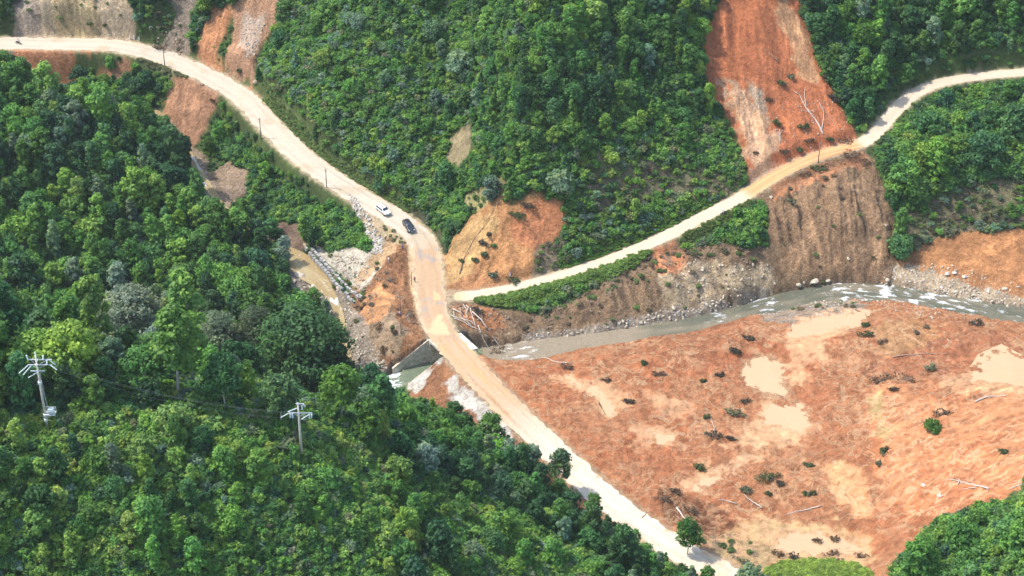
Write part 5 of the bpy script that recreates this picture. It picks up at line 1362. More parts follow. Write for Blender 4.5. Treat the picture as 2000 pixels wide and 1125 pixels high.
fallen([(650,575),(716,566)][::-1], 'pale', .1, 'pale plank lying right of the broken wall', cat='branch', name='branch', twigs=0)

def clump(px, py, size, tint, wood, label, cat='uprooted shrub', name='uprooted_shrub', leaf=1.0, sx=1.0, rz=0.0, n_l=6):
    p = at(px, py); root = empty(name, p, rz); tag(root, label, cat)
    rng = np.random.RandomState(int(px*7+py))
    mb = MB()
    for i in range(14):
        a = rng.uniform(0, 6.28); L = size*rng.uniform(.5, 1.15); el = rng.uniform(.0, .8)
        e = (L*math.cos(a)*sx, L*math.sin(a)*.8, .1 + L*el*.6); m_ = (e[0]*.5 + rng.uniform(-.2,.2), e[1]*.5, e[2]*.7)
        mb.tube([(0,0,0), m_, e], [.07*size**.5, .05*size**.5, .015], 4)
    mb.build('branches', WM[wood], root)
    if leaf > 0:
        C_, N_, T_ = crown_points(rng, H=size*.9, R=size*.95, base=0, lobes=n_l, per=int(42*leaf), shape='dome', lobe_r=.42)
        C_[:, 0] *= sx; C_[:, 2] = np.abs(C_[:, 2])*.7; C_[:, 0] += C_[:, 1]*rng.uniform(-.6,.6)
        V, Fc = leaves(C_, N_, .26, rng, 2.0); o = mesh_np('foliage', V, Fc, ML, root)
        lf = np.ones((len(V), 4)); lf[:, 0] = np.repeat(np.clip(rng.normal(.5,.25,len(Fc)),0,1), 4); lf[:, 1] = np.repeat(T_, 4); set_col(o, 'lf', lf); o['tint'] = tint
    return root
TD = (.075,.07,.05); TG = (.09,.125,.05); TB = (.14,.095,.06); TL = (.10,.22,.045); TGG = (.13,.16,.10)
for a_ in [
 (1436,690,1.9,TD,'dark','blackened uprooted tree top lying north of the large puddle',.8,.8),(1462,663,1.6,TD,'dark','dark twiggy root end of the blackened tree on the mud',.5,1.2),
 (1257,711,1.1,TG,'dark','small green shrub alone on the upper mud near the river',1,1),(1405,735,1.3,TD,'dark','dark heap of twigs left of the large puddle',.5,1.4),(1373,745,.9,TG,'dark','tiny green tuft left of the dark twig heap',.8,1),
 (1285,733,1.4,TB,'dark','flat brown twig heap on the upper mud',.4,1.6),(1185,745,1.3,TB,'dark','dark twig mat by the curved tan rivulet',.4,1.3),(1108,720,1.6,TB,'dark','brown root heap at the river corner of the mud',.4,1.3),(1228,786,1.3,TD,'dark','purple brown brush heap in the left of the mud',.5,1.4),
 (1455,786,1.3,TD,'dark','dark brush heap below the large puddle',.4,1.3),(1432,810,1.9,TGG,'dark','wide grey green uprooted shrub on the mud',.9,1.5),(1380,815,1.0,TG,'dark','small green shrub beside the upright pale stick',.8,1),
 (1392,852,1.9,TD,'dark','dark brush heap with green sprigs in the middle of the mud',.6,1.6),(1427,858,1.0,TD,'dark','small dark tuft right of the middle brush heap',.6,1.5),(1497,935,2.2,TG,'dark','biggest green uprooted shrub on the lower mud',1.1,1.4),(1522,946,1.3,TD,'brown','dry twigs at the right of the big green shrub',.4,1.2),
 (1455,958,1.6,TGG,'dark','grey green shrub head on the pale trunk',.9,1),(1500,965,.8,TG,'dark','tiny green sprig below the big green shrub',.8,1),(1578,966,1.2,TG,'dark','low green sprigs right on the lower mud',.7,1.6),(1365,915,1.2,TG,'dark','low green shrub left on the lower mud',.8,1.3),
 (1318,962,1.6,TB,'dark','grey brush heap by the road side of the mud',.5,1.2),(1580,910,1.0,TG,'dark','small olive tuft at the tip of the pale mud tongue',.6,1.5),(1720,745,2.2,TD,'dark','long black brush heap on the red mud',.7,2.0),(1770,742,2.2,TB,'brown','grey tangle of roots at the end of the black brush heap',.3,1.3),
 (1745,762,1.1,TD,'dark','small purple brown heap under the long black brush',.4,1.6),(1817,722,1.9,TGG,'brown','spiky grey green shrub standing on the red mud',.9,.8),(1838,812,2.2,TD,'dark','dark bare root crown behind the green bush',.5,1.3),(1725,884,2.0,TG,'dark','dark green bush alone on the lower slope of mud',1,.8),
 (1715,908,1.1,TGG,'dark','pale green tuft under the lone dark green bush',.8,.8),(1692,655,1.5,TG,'dark','flat green shrub near the upper pale mud',.8,1.7),(1690,637,1.3,TG,'dark','olive tuft above the flat green shrub',.7,1.2),(1905,634,2.0,TD,'dark','dark brush heap by the river at the far right',.6,1.3),
 (1722,670,1.2,TB,'dark','brown twigs right of the flat green shrub',.4,1.5),(1960,884,1.1,TG,'dark','small dark tuft high on the right orange slope',.7,1.3),(1595,1058,1.3,TB,'brown','left brown clod of roots in the bottom puddle',.3,1.2),(1630,1056,1.2,TB,'brown','right brown clod of roots in the bottom puddle',.3,1.2),
 (1520,1085,1.5,TB,'brown','brown root heap left below the bottom puddle',.4,1.2),(1549,1090,1.5,TD,'dark','dark root heap right beside the brown root heap',.4,1.2),(1625,1082,1.4,TB,'brown','brown roots above the bright grass knob',.3,1.4),(1680,1088,1.4,TB,'brown','long brown sod right above the bright grass knob',.3,1.5),
 (1640,1100,1.1,TD,'dark','small dark roots touching the bright grass knob',.3,1.2),(1455,1105,1.9,TGG,'dark','grey green scrub at the lower road edge',.7,.8),(1010,425,2.4,TG,'dark','large dark shrub sliding down the top of the orange slip',1.1,1),(1030,405,2.0,TD,'dark','grey twiggy mass above the large sliding shrub',.6,1.3),
 (944,478,1.6,TD,'dark','dark shrub caught on the leaning trunk',.8,.9),(955,460,1.2,TD,'dark','thin dark shrub upper on the leaning trunk',.6,.8),(927,510,1.2,TG,'dark','low green shrub left of the row on the orange slip',1,1),(946,500,1.4,TG,'dark','middle green shrub of the row on the orange slip',1,.8),
 (964,482,1.3,TL,'dark','brighter green shrub right of the row on the orange slip',1,.9),(964,541,1.7,TGG,'dark','round grey green shrub low on the orange slip',1,1),(1000,550,1.6,TG,'dark','dark olive shrub by the side road below the orange slip',.8,1.4),(902,512,.9,TG,'dark','tiny shrub at the trunk of the leaning tree',.8,1),
 (1524,165,1.5,TG,'dark','dark green shrub in the middle of the red scar',1,1),(1545,152,1.2,TGG,'dark','grey shrub upper right of the dark scar shrub',.6,1),(1627,195,2.2,TD,'dark','dark shrub on the right edge of the red scar',1,1),(1570,250,1.7,TG,'dark','dark green shrub left of the pale forked tree',1,1.2),
 (1516,242,1.6,TG,'dark','green shrub beside the thin pale snag',1,.9),(1580,277,1.5,TB,'dark','brown brush heap beside the muddy road crossing',.5,1.4),(1560,295,1.4,TG,'dark','green shrub on the mud right by the side road',1,.9),(1530,300,1.8,TB,'dark','dark brown brush at the lower left of the scar',.6,1),
 (1620,275,1.6,TG,'dark','green shrub at the right foot of the scar',.8,1),(1650,278,1.9,TB,'brown','brown root heap where the side road meets the mud',.4,1.8),(1500,195,1.0,TB,'dark','small brown roots in the centre of the red scar',.4,1.2),(1476,300,.9,TB,'brown','tiny dry tuft at the left foot of the scar',.4,1),
 (1600,332,2.0,TG,'dark','dark green shrub hanging below the muddy side road',1,1.7),(1575,345,1.6,TB,'dark','brown twigs left of the hanging green shrub',.5,1.4),(1660,305,2.3,TB,'dark','dark brown root mass under the road edge',.4,1.5),(1690,320,1.8,TB,'brown','dry root mass at the right top of the brown cliff',.4,.9),
 (1545,395,1.3,TGG,'brown','grey shrub on the upper left of the brown cliff',.6,1.3),(416,198,1.0,TB,'brown','brown roots beside the lower edge of the upper road',.4,1.2),(468,140,1.2,TG,'dark','dark shrub between the two slips above the road',1,1),(175,48,1.0,TG,'dark','small dark shrub low on the pale rock cutting',.9,1.3),
 (205,50,.9,TG,'dark','round dark shrub right on the pale rock cutting',.9,.9),(310,95,1.4,TB,'dark','dark brush heap at the roadside under the grey slip',.4,1.5),(700,605,1.4,TB,'brown','brown dry scrub at the end of the broken wall',.4,1),(740,640,1.7,TB,'brown','dry root tangle on the mud left of the road',.4,1.3),(750,685,1.6,TB,'dark','dark dead scrub above the culvert wall',.5,1),
 (1350,1000,1.6,TB,'dark','reddish root mound by the lower road',.4,1.3),(1300,978,1.5,TB,'dark','dark reddish clod at the lower road edge',.3,1.3)]:
    px_, py_, sz_, ti_, wd_, lb_, lf_, sx_ = a_
    clump(px_, py_, sz_*.85, ti_, wd_, lb_, leaf=lf_, sx=sx_, rz=rnd.uniform(-.3,.3))
# live green bush on the mud slope
clump(1820, 838, 2.6, (.085,.19,.035), 'dark', 'bright green rounded bush standing alone on the orange slope', cat='bush', name='bush', leaf=2.2, sx=.95, n_l=10)

# driftwood jam at the culvert mouth
dj = at(925, 640); drift = empty('driftwood_pile', dj); tag(drift, 'tangle of pale driftwood trunks jammed beside the culvert inlet', 'driftwood')
ends = [((893,603),(975,668)),((905,600),(950,690)),((885,612),(905,655)),((896,610),(918,650)),((915,605),(930,655)),((888,625),(945,660)),((925,603),(960,655)),((900,625),(965,690)),((933,640),(962,700)),((945,660),(978,672)),
        ((880,620),(930,640)),((912,598),(914,640)),((900,640),(940,690)),((920,615),(985,690)),((884,606),(940,640)),((938,610),(950,650))]
for i, (e0, e1) in enumerate(ends):
    p = at(*e0); q = at(*e1); mb = MB(); hh_ = rnd.uniform(.2, 1.1)
    P = [p + (q-p)*t + np.array([rnd.uniform(-.45,.45), rnd.uniform(-.45,.45), hh_ + .35*math.sin(t*5+i)]) - dj for t in (0,.25,.5,.75,1)]
    mb.tube(P, [.13*rnd.uniform(.5,1.2)*(1.2-.8*t) for t in (0,.25,.5,.75,1)], 6)
    for k in range(3):
        s_ = P[rnd.randint(1,4)]; mb.tube([s_, s_ + np.array([rnd.uniform(-1,1), rnd.uniform(-1,1), rnd.uniform(0,.8)])], [.05,.015], 4)
    mb.build('trunk', MPALEW if i % 3 else MBROWNW, drift, smooth=True)
clump(930, 610, 1.8, TD, 'dark', 'dark brush heap behind the driftwood tangle', leaf=.6)
clump(972, 690, 2.0, TB, 'dark', 'dark flood debris at the river end of the driftwood', leaf=.4, sx=1.3)

# ------------------------------------------------------------------ poles and wires
MPOLE = simple_mat('pole_concrete', (.52,.47,.40), var=.15, scale=2)
MSTEEL = simple_mat('galvanised_steel', (.55,.57,.58), var=.12, rough=.45, metal=.3)
MINS = simple_mat('insulator_glaze', (.62,.68,.66), var=.08, rough=.25, spec=.6)
MDPOLE = simple_mat('weathered_pole', (.16,.15,.14), var=.25, scale=2)
MWIRE = simple_mat('wire', (.25,.26,.27), var=.05, rough=.5)
def insulator(mb, a, b):
    a = np.array(a, float); b = np.array(b, float); mb.tube([a, b], .06, 6)
    for t in np.linspace(.15, .9, 6):
        c = a + (b-a)*t; d = (b-a)/np.linalg.norm(b-a)*.05; mb.tube([c-d, c+d], [.15, .1], 8)
def big_pole(base, H, label, arms, platform=False, rz=0.0):
    root = empty('power_pole', base, rz); tag(root, label, 'power pole')
    mb = MB(); mb.tube([(0,0,-1),(0,0,H*.5),(0,0,H)], [.27,.22,.15], 12); mb.build('pole', MPOLE, root, smooth=True)
    for (z, x0, x1, y) in arms:
        mb = MB(); mb.box(((x0+x1)/2, y, z), (x1-x0, .13, .16)); mb.box((0, y*.5, z), (.42, abs(y)+.3, .12))
        mb.tube([(x0*.7, y, z), (0, 0, z-.9)], .035, 4); mb.tube([(x1*.7, y, z), (0, 0, z-.9)], .035, 4); mb.build('cross_arm', MSTEEL, root)
    return root
b1 = unp(95, 850, 57.5); b1[2] = ht(b1[0], b1[1])
p1 = big_pole(b1, 16.2, 'tall concrete power pole with doubled crossarms and a metal platform, at the left edge', [(14.4,-1.5,2.6,-.2),(15.0,-1.6,2.6,.5),(12.9,-1.3,1.2,.0)])
for i, (a_, b_) in enumerate([((-1.4,-.2,14.4),(-2.9,-1.6,13.6)),((-.9,-.2,14.3),(-2.2,-1.7,13.3)),((.2,-.3,13.0),(-1.6,-1.0,12.2)),((2.3,-.2,14.4),(3.6,-1.0,13.9)),((2.0,.5,15.0),(3.2,.1,14.2)),((-1.5,.5,15),(-1.7,.5,16)),((-.1,.5,15.6),(-.1,.5,16.7)),((1.1,.5,15),(1.2,.5,16)),((1.8,-.2,14.4),(1.9,-.2,15.4))]):
    mb = MB(); insulator(mb, a_, b_); mb.build('insulator', MINS, p1)
mb = MB(); mb.box((.95,0,3.6), (1.9,1.3,.1)); mb.box((.95,-.6,4.6), (1.9,.05,.05)); mb.box((1.87,0,4.6), (.05,1.2,.05)); mb.box((.95,.6,4.6), (1.9,.05,.05))
for xx in (.3,1.1,1.87):
    for yy in (-.6,.6): mb.box((xx,yy,4.1), (.05,.05,1.0))
mb.tube([(1.7,0,3.5),(.1,0,2.4)], .05, 5); mb.tube([(1.2,.4,3.5),(.1,0,2.6)], .05, 5); mb.build('platform', MSTEEL, p1)
mb = MB(); mb.box((1.2,-.15,4.35), (1.1,.7,.9), taper=.94); mb.box((1.2,-.52,4.35), (.9,.06,.12)); mb.build('switch_box', MINS, p1, bevel=.03)
for z_ in (3.3, 2.2, 10.4): mb = MB(); mb.tube([(0,0,z_-.22),(0,0,z_+.22)], .36, 12); mb.build('clamp', MINS, p1, smooth=False)
mb = MB(); mb.tube([(.28,-.1,12.8),(.5,-.1,9),(.6,-.1,5)], .035, 5); mb.tube([(.2,-.2,12.8),(.35,-.25,9),(.7,-.2,5)], .035, 5); mb.build('down_cable', MSTEEL, p1)
b2 = unp(590, 897, 44); b2[2] = ht(b2[0], b2[1])
p2 = big_pole(b2, 13.3, 'slim concrete power pole with hanging white insulators, right of the left pole', [(11.1,-1.6,2.4,-.15),(13.1,-.4,.9,0)])
for a_, b_ in [((-1.5,-.2,11.1),(-1.5,-.2,10.0)),((-1.1,-.2,11.1),(-1.1,-.2,9.9)),((2.0,-.2,11.0),(1.9,-.2,9.8)),((2.4,-.2,11.0),(2.3,-.2,9.9)),((.7,0,12.8),(.7,0,11.7)),((-1.6,-.1,11.1),(-3.2,-.6,10.4)),((-.2,.0,12.1),(-1.9,-.5,11.6)),((2.2,-.1,10.9),(.5,-.9,10.2)),((.9,0,13.1),(1.3,.2,12.2))]:
    mb = MB(); insulator(mb, a_, b_); mb.build('insulator', MINS, p2)
mb = MB(); mb.tube([(-.2,0,13.0),(-.25,0,14.6)], [.03,.01], 5); mb.build('lightning_rod', MSTEEL, p2)
def wire(a, b, sag, label, group, rad=.011):
    a = np.array(a); b = np.array(b); c = a; P = []
    for t in np.linspace(0, 1, 25):
        p = a + (b-a)*t; p[2] -= sag*4*t*(1-t); P.append(p - c)
    mb = MB(); mb.tube(P, rad, 4); o = mb.build('power_line', MWIRE); o.location = tuple(c); return tag(o, label, 'wire', group)
for k, (o1, o2) in enumerate([((3.6,-1.0,13.9),(-3.2,-.6,10.4)),((3.2,.1,14.2),(-1.9,-.5,11.6)),((2.3,-.2,14.4),(-1.6,-.2,11.1))]):
    wire(b1 + np.array(o1), b2 + np.array(o2), 1.8, ['lowest thin wire between the two concrete power poles','middle thin wire between the two concrete power poles','topmost thin wire between the two concrete power poles'][k], 'wires between the concrete power poles')
def road_pole(px, py, H, label):
    p = at(px, py); root = empty('utility_pole', p); tag(root, label, 'utility pole')
    mb = MB(); mb.tube([(0,0,-.6),(0,0,H)], [.14,.09], 8); mb.build('pole', MDPOLE, root, smooth=True)
    mb = MB(); mb.box((0,-.12,H-.5), (.7,.08,.1)); mb.box((.12,-.1,H-1.0), (.12,.1,.3)); mb.build('bracket', MDPOLE, root)
    return p + np.array([0,0,H-.4])
RP = [road_pole(322,129,5.3,'dark slim pole at the roadside, leftmost of the four along the roads'), road_pole(510,272,6.6,'dark slim pole at the road edge above the green bank'), road_pole(638,366,5.6,'dark slim pole at the road edge nearest the white car'), road_pole(1598,318,6.0,'thin brown pole standing by the muddy side road')]
for a_, b_, lb in [(RP[0], RP[1], 'thin cable between the two upper roadside poles'), (RP[1], RP[2], 'thin cable crossing the main road between lower poles')]: wire(a_, b_, .8, lb, None, .012)
for (px_, py_, H_, lb) in [(804,556,4.2,'thin wooden stake left of the road above the walkers'), (782,612,5.2,'thin wooden stake on the mud above the culvert'), (783,650,3.0,'short wooden stake on the mud just above the culvert wall')]:
    p = at(px_, py_); mb = MB(); mb.tube([(0,0,-.4),(.05,.02,H_*.5),(-.05,0,H_)], [.09,.08,.06], 6); o = mb.build('stake', MDARKW, smooth=True); o.location = tuple(p); tag(o, lb, 'stake')
MWHITEP = simple_mat('white_paint', (.8,.8,.78), var=.05, rough=.5)
for (px_, py_, lb) in [(254,77,'left white marker post at the roadside by the bush'), (262,76,'middle white marker post at the roadside by the bush'), (272,79,'right white marker post at the roadside by the bush'), (813,391,'low white marker post at the roadside drain')]:
    p = at(px_, py_); mb = MB(); mb.box((0,0,.5), (.22,.22,1.2), taper=.85); o = mb.build('marker_post', MWHITEP, bevel=.02); o.location = tuple(p); tag(o, lb, 'marker post')

# ------------------------------------------------------------------ cars
def paint(name, c, rough=.25):
    m, nt, b = new_mat(name); tc = N(nt, 'ShaderNodeTexCoord'); f = noise_node(nt, tc.outputs['Object'], 1.2, 5, .7)
    nt.links.new(ramp(nt, f, [(.35, tuple(np.array(c)*.9 + np.array([.02,.015,.01]))), (.65, c)]), b.inputs['Base Color'])
    b.inputs['Roughness'].default_value = rough; b.inputs['Specular IOR Level'].default_value = .5; b.inputs['Coat Weight'].default_value = .5; b.inputs['Coat Roughness'].default_value = .08
    return m
MGLASS = paint('tinted_glass', (.02,.03,.04), .08); MTYRE = simple_mat('tyre_rubber', (.03,.03,.03), rough=.9); MRIM = simple_mat('alloy', (.5,.5,.5), rough=.35, metal=.6)
MLAMP = simple_mat('lamp_glass', (.75,.75,.72), rough=.15, spec=.6); MTAIL = simple_mat('tail_lamp', (.4,.02,.02), rough=.2); MTRIM = simple_mat('black_trim', (.025,.025,.025), rough=.5)
def suv(px, py, rz, mat, label, L=4.75, Wd=1.86, H=1.72):
    p = at(px, py); root = empty('parked_car', (p[0], p[1], p[2] + .02), rz); tag(root, label, 'car')
    w = Wd/2; hl = L/2
    # stations: x, half-width low, z bottom, shoulder z, roof half width, roof z
    S = [(-hl, w*.80, .50, .95, w*.62, 1.02), (-hl+.10, w*.92, .36, 1.02, w*.70, 1.25), (-hl+.32, w, .30, 1.05, w*.74, H-.10), (-hl+.75, w, .27, 1.05, w*.78, H-.01), (-.6, w, .26, 1.03, w*.80, H+.01), (.25, w, .26, 1.01, w*.80, H-.02),
         (.70, w, .26, 1.0, w*.78, H-.12), (1.30, w*.99, .26, .99, w*.80, 1.10), (1.45, w*.98, .26, .97, w*.82, 1.05), (hl-.35, w*.95, .28, .90, w*.80, .94), (hl-.10, w*.86, .34, .78, w*.74, .82), (hl, w*.72, .45, .66, w*.60, .70)]
    V = []; 
    for (x_, wl_, zb, zs_, wr, zr) in S:
        half = [(0, zb), (wl_*.85, zb), (wl_, zb+.16), (wl_*1.0, (zb+zs_)/2+.08), (wl_*.975, zs_), (wr + (wl_-wr)*.18, zs_ + (zr-zs_)*.75), (wr*.9, zr-.015), (0, zr+.02)]
        V.append([(x_, y_, z_) for y_, z_ in half] + [(x_, -y_, z_) for y_, z_ in half[-2:0:-1]])
    n_ = len(V[0]); mb = MB(); vv = [q for r_ in V for q in r_]; ff = []
    for i in range(len(V)-1):
        for k in range(n_): ff.append((i*n_+k, i*n_+(k+1)%n_, (i+1)*n_+(k+1)%n_, (i+1)*n_+k))
    ff += [tuple(range(n_)), tuple((len(V)-1)*n_+k for k in range(n_))[::-1]]
    mb.add(vv, [f_[::-1] for f_ in ff]); body = mb.build('body', mat, root, smooth=True)
    sb = body.modifiers.new('s', 'SUBSURF'); sb.levels = 1; sb.render_levels = 1
    def panel(name, quad, mat_, th=.02, par=root):
        q = [Vector(a) for a in quad]; nn_ = (q[1]-q[0]).cross(q[3]-q[0]).normalized()*th
        mb = MB(); mb.add([a + nn_ for a in q] + [a - nn_ for a in q], [(0,1,2,3),(7,6,5,4),(0,4,5,1),(1,5,6,2),(2,6,7,3),(3,7,4,0)]); return mb.build(name, mat_, par)
    panel('windscreen', [(1.30,-w*.72,1.10),(1.30,w*.72,1.10),(.74,w*.68,H-.12),(.74,-w*.68,H-.12)], MGLASS, .035)
    panel('rear_window', [(-hl+.06,w*.62,1.14),(-hl+.06,-w*.62,1.14),(-hl+.28,-w*.6,H-.22),(-hl+.28,w*.6,H-.22)], MGLASS, .04)
    for s_ in (1, -1):
        y0, y1 = s_*(w*.965), s_*(w*.845)
        q = [(-hl+.55,y0,1.10),(1.12,y0,1.08),(.66,y1,H-.20),(-hl+.72,y1,H-.17)]
        panel('side_window', q if s_ < 0 else q[::-1], MGLASS, .03)
        mb = MB(); mb.box((-.35, s_*w*1.0, .62), (L*.62, .04, .08)); mb.build('side_trim', MTRIM, root)
        mb = MB(); mb.ball((.95, s_*(w+.12), 1.12), (.09,.13,.09), 7, 5); mb.build('mirror', mat, root, smooth=True)
        mb = MB(); mb.ball((hl-.14, s_*w*.66, .74), (.16,.2,.09), 8, 5); mb.build('headlight', MLAMP, root, smooth=True)
        mb = MB(); mb.ball((-hl+.10, s_*w*.82, 1.0), (.08,.12,.16), 7, 5); mb.build('tail_light', MTAIL, root, smooth=True)
        mb = MB(); mb.box((-.55, s_*w*.66, H+.035), (1.9,.04,.04)); mb.build('roof_rail', MTRIM, root)
        for xw in (hl-.92, -hl+.92):
            mb = MB(); mb.tube([(xw, s_*(w-.24), .35),(xw, s_*(w+.015), .35)], .36, 16); ty = mb.build('wheel', MTYRE, root, smooth=False)
            mb = MB(); mb.tube([(xw, s_*(w), .35),(xw, s_*(w+.03), .35)], .22, 12); mb.build('rim', MRIM, ty)
    mb = MB(); mb.box((hl-.04, 0, .62), (.06, w*.9, .14)); mb.build('grille', MTRIM, root)
    mb = MB(); mb.box((hl+.0, 0, .42), (.05, .5, .13)); mb.build('number_plate', MWHITEP, root)
    mb = MB(); mb.box((-.6, 0, .24), (L*.86, Wd*.8, .12)); mb.build('underbody', MTRIM, root)
    return root
MBLACK = paint('black_paint', (.012,.014,.018)); MWHITEC = paint('white_paint_gloss', (.74,.75,.76))
suv(748, 414, math.radians(-52), MWHITEC, 'white off-road estate car stopped on the dusty road, behind the black one')
suv(798, 446, math.radians(-66), MBLACK, 'black off-road estate car stopped on the dusty road, ahead of the white one')

# ------------------------------------------------------------------ people
MSKIN = simple_mat('skin', (.42,.25,.17), var=.08, rough=.6); MHAIR = simple_mat('hair', (.02,.018,.016), var=.2)
def cloth(c): return simple_mat('cloth', c, var=.15, scale=6)
def skin_mesh(name, verts, edges, radii, mat, parent, root=0):
    me = bpy.data.meshes.new(name); me.from_pydata(verts, edges, []); o = bpy.data.objects.new(name, me); COL.objects.link(o)
    md = o.modifiers.new('skin', 'SKIN'); md.use_smooth_shade = True
    for i, r_ in enumerate(radii):
        v = me.skin_vertices[0].data[i]; v.radius = (r_, r_) if not hasattr(r_, '__len__') else r_; v.use_root = (i == root)
    ss = o.modifiers.new('sub', 'SUBSURF'); ss.levels = 1; ss.render_levels = 1
    bpy.context.view_layer.update()
    dg = bpy.context.evaluated_depsgraph_get(); m2 = bpy.data.meshes.new_from_object(o.evaluated_get(dg)); bpy.data.objects.remove(o)
    m2.name = name; m2.materials.clear(); m2.materials.append(mat)
    for p in m2.polygons: p.use_smooth = True
    return link(bpy.data.objects.new(name, m2), parent)
POSES = {
 'stand': dict(hip=(0,0,.90), chest=(.03,0,1.32), neck=(.03,0,1.48), head=(.06,0,1.62), kneeL=(.03,.11,.48), footL=(.0,.12,.05), kneeR=(.02,-.11,.48), footR=(-.03,-.12,.05), elL=(.0,.27,1.12), haL=(.14,.27,.90), elR=(.0,-.27,1.12), haR=(.12,-.26,.90)),
 'walk': dict(hip=(0,0,.88), chest=(.06,0,1.30), neck=(.07,0,1.46), head=(.11,0,1.60), kneeL=(.20,.10,.50), footL=(.30,.10,.08), kneeR=(-.05,-.10,.48), footR=(-.34,-.10,.10), elL=(-.10,.26,1.12), haL=(-.02,.26,.90), elR=(.14,-.26,1.12), haR=(.34,-.22,1.02)),
 'bend': dict(hip=(-.12,0,.86), chest=(.14,0,1.18), neck=(.26,0,1.28), head=(.38,0,1.34), kneeL=(.05,.12,.46), footL=(-.04,.14,.05), kneeR=(.02,-.12,.46), footR=(-.06,-.14,.05), elL=(.26,.24,.92), haL=(.40,.16,.72), elR=(.26,-.24,.92), haR=(.42,-.14,.72)),
 'ride': dict(hip=(-.08,0,.86), chest=(.04,0,1.26), neck=(.08,0,1.42), head=(.12,0,1.56), kneeL=(.30,.20,.72), footL=(.16,.20,.28), kneeR=(.30,-.20,.72), footR=(.16,-.20,.28), elL=(.24,.28,1.06), haL=(.46,.30,1.04), elR=(.24,-.28,1.06), haR=(.46,-.30,1.04))}
def person(px, py, pose, rz, top, legs, label, P=None, hat=None, lift=0.0):
    p = at(px, py) if P is None else P; root = empty('person', (p[0], p[1], p[2]+lift), rz); tag(root, label, 'person')
    K = {k: Vector(v) for k, v in POSES[pose].items()}
    shL = K['chest'] + Vector((-.01,.18,.06)); shR = K['chest'] + Vector((-.01,-.18,.06)); hpL = K['hip'] + Vector((0,.09,-.04)); hpR = K['hip'] + Vector((0,-.09,-.04))
    tL = K['footL'] + Vector((.17,0,-.02)); tR = K['footR'] + Vector((.17,0,-.02))
    mid_ = (K['hip'] + K['chest'])/2
    V = [K['hip'], mid_, K['chest'], K['neck'], K['head']-Vector((0,0,.05)), K['head']+Vector((0,0,.07)), shL, K['elL'], K['haL'], shR, K['elR'], K['haR'], hpL, K['kneeL'], K['footL'], tL, hpR, K['kneeR'], K['footR'], tR]
    E = [(0,1),(1,2),(2,3),(3,4),(4,5),(2,6),(6,7),(7,8),(2,9),(9,10),(10,11),(0,12),(12,13),(13,14),(14,15),(0,16),(16,17),(17,18),(18,19)]
    R_ = [(.12,.15),(.11,.14),(.12,.15),.055,.085,.09,.06,.042,.03,.06,.042,.03,.085,.058,.042,.04,.085,.058,.042,.04]
    # fingers: a palm and five short chains on each hand
    for hi_, el_, s_ in ((8,7,1),(11,10,-1)):
        d = (V[hi_]-V[el_]).normalized(); side = Vector((0,1,0)).cross(d).normalized() if abs(d.y) < .9 else Vector((1,0,0))
        V.append(V[hi_] + d*.07); R_.append(.028); pi_ = len(V)-1; E.append((hi_, pi_))
        for f_ in range(4):
            V.append(V[pi_] + d*(.075 - abs(f_-1.3)*.01) + side*(f_-1.5)*.022 + Vector((.01,0,0))); R_.append(.009); E.append((pi_, len(V)-1))
        V.append(V[hi_] + d*.06 + side*-.055); R_.append(.010); E.append((hi_, len(V)-1))
    b = skin_mesh('body', [tuple(v) for v in V], E, R_, MSKIN, root)
    skin_mesh('shirt', [tuple(v) for v in (K['hip']+Vector((0,0,.06)), mid_, K['chest'], K['chest']+Vector((0,0,.09)), shL, K['elL'], shR, K['elR'])], [(0,1),(1,2),(2,3),(2,4),(4,5),(2,6),(6,7)], [(.135,.17),(.13,.165),(.14,.17),(.09,.1),.078,.06,.078,.06], top, root)
    skin_mesh('trousers', [tuple(v) for v in (K['hip']+Vector((0,0,.03)), hpL, K['kneeL'], K['footL']+Vector((0,0,.08)), hpR, K['kneeR'], K['footR']+Vector((0,0,.08)))], [(0,1),(1,2),(2,3),(0,4),(4,5),(5,6)], [(.13,.16),.10,.075,.06,.10,.075,.06], legs, root)
    mb = MB(); hc = K['head'] + Vector((-.015,0,.06)); mb.ball(hc, (.115,.105,.10) if not hat else (.145,.135,.13), 10, 7); mb.build('hair' if not hat else 'helmet', hat or MHAIR, root, smooth=True)
    mb = MB(); mb.ball(K['head']+Vector((.095,0,-.01)), (.022,.016,.022), 6, 4); mb.build('nose', MSKIN, root)
    return root
WH = cloth((.75,.75,.75)); DK = cloth((.04,.045,.06)); BL = cloth((.10,.14,.24)); GY = cloth((.3,.3,.32)); PK = cloth((.6,.35,.38)); RD = cloth((.3,.05,.05)); LB = cloth((.45,.55,.65))
person(753,470,'bend',-.6,DK,DK,'person in dark clothes bending beside the white rocks')
person(786,487,'stand',-1.2,GY,BL,'person in grey top and blue trousers standing by the road edge')
person(759,513,'walk',.3,WH,GY,'person in white shirt walking over the mud left of the road')
person(765,552,'bend',-1.0,DK,BL,'person in black bending down on the mud slope')
person(810,551,'stand',-1.7,RD,DK,'person in dark red top standing at the left edge of the wet road')
person(781,618,'bend',2.2,PK,BL,'person in pink top crouched by the wooden stake')
person(996,541,'stand',-1.4,PK,WH,'person in pale pink standing on the orange slip')
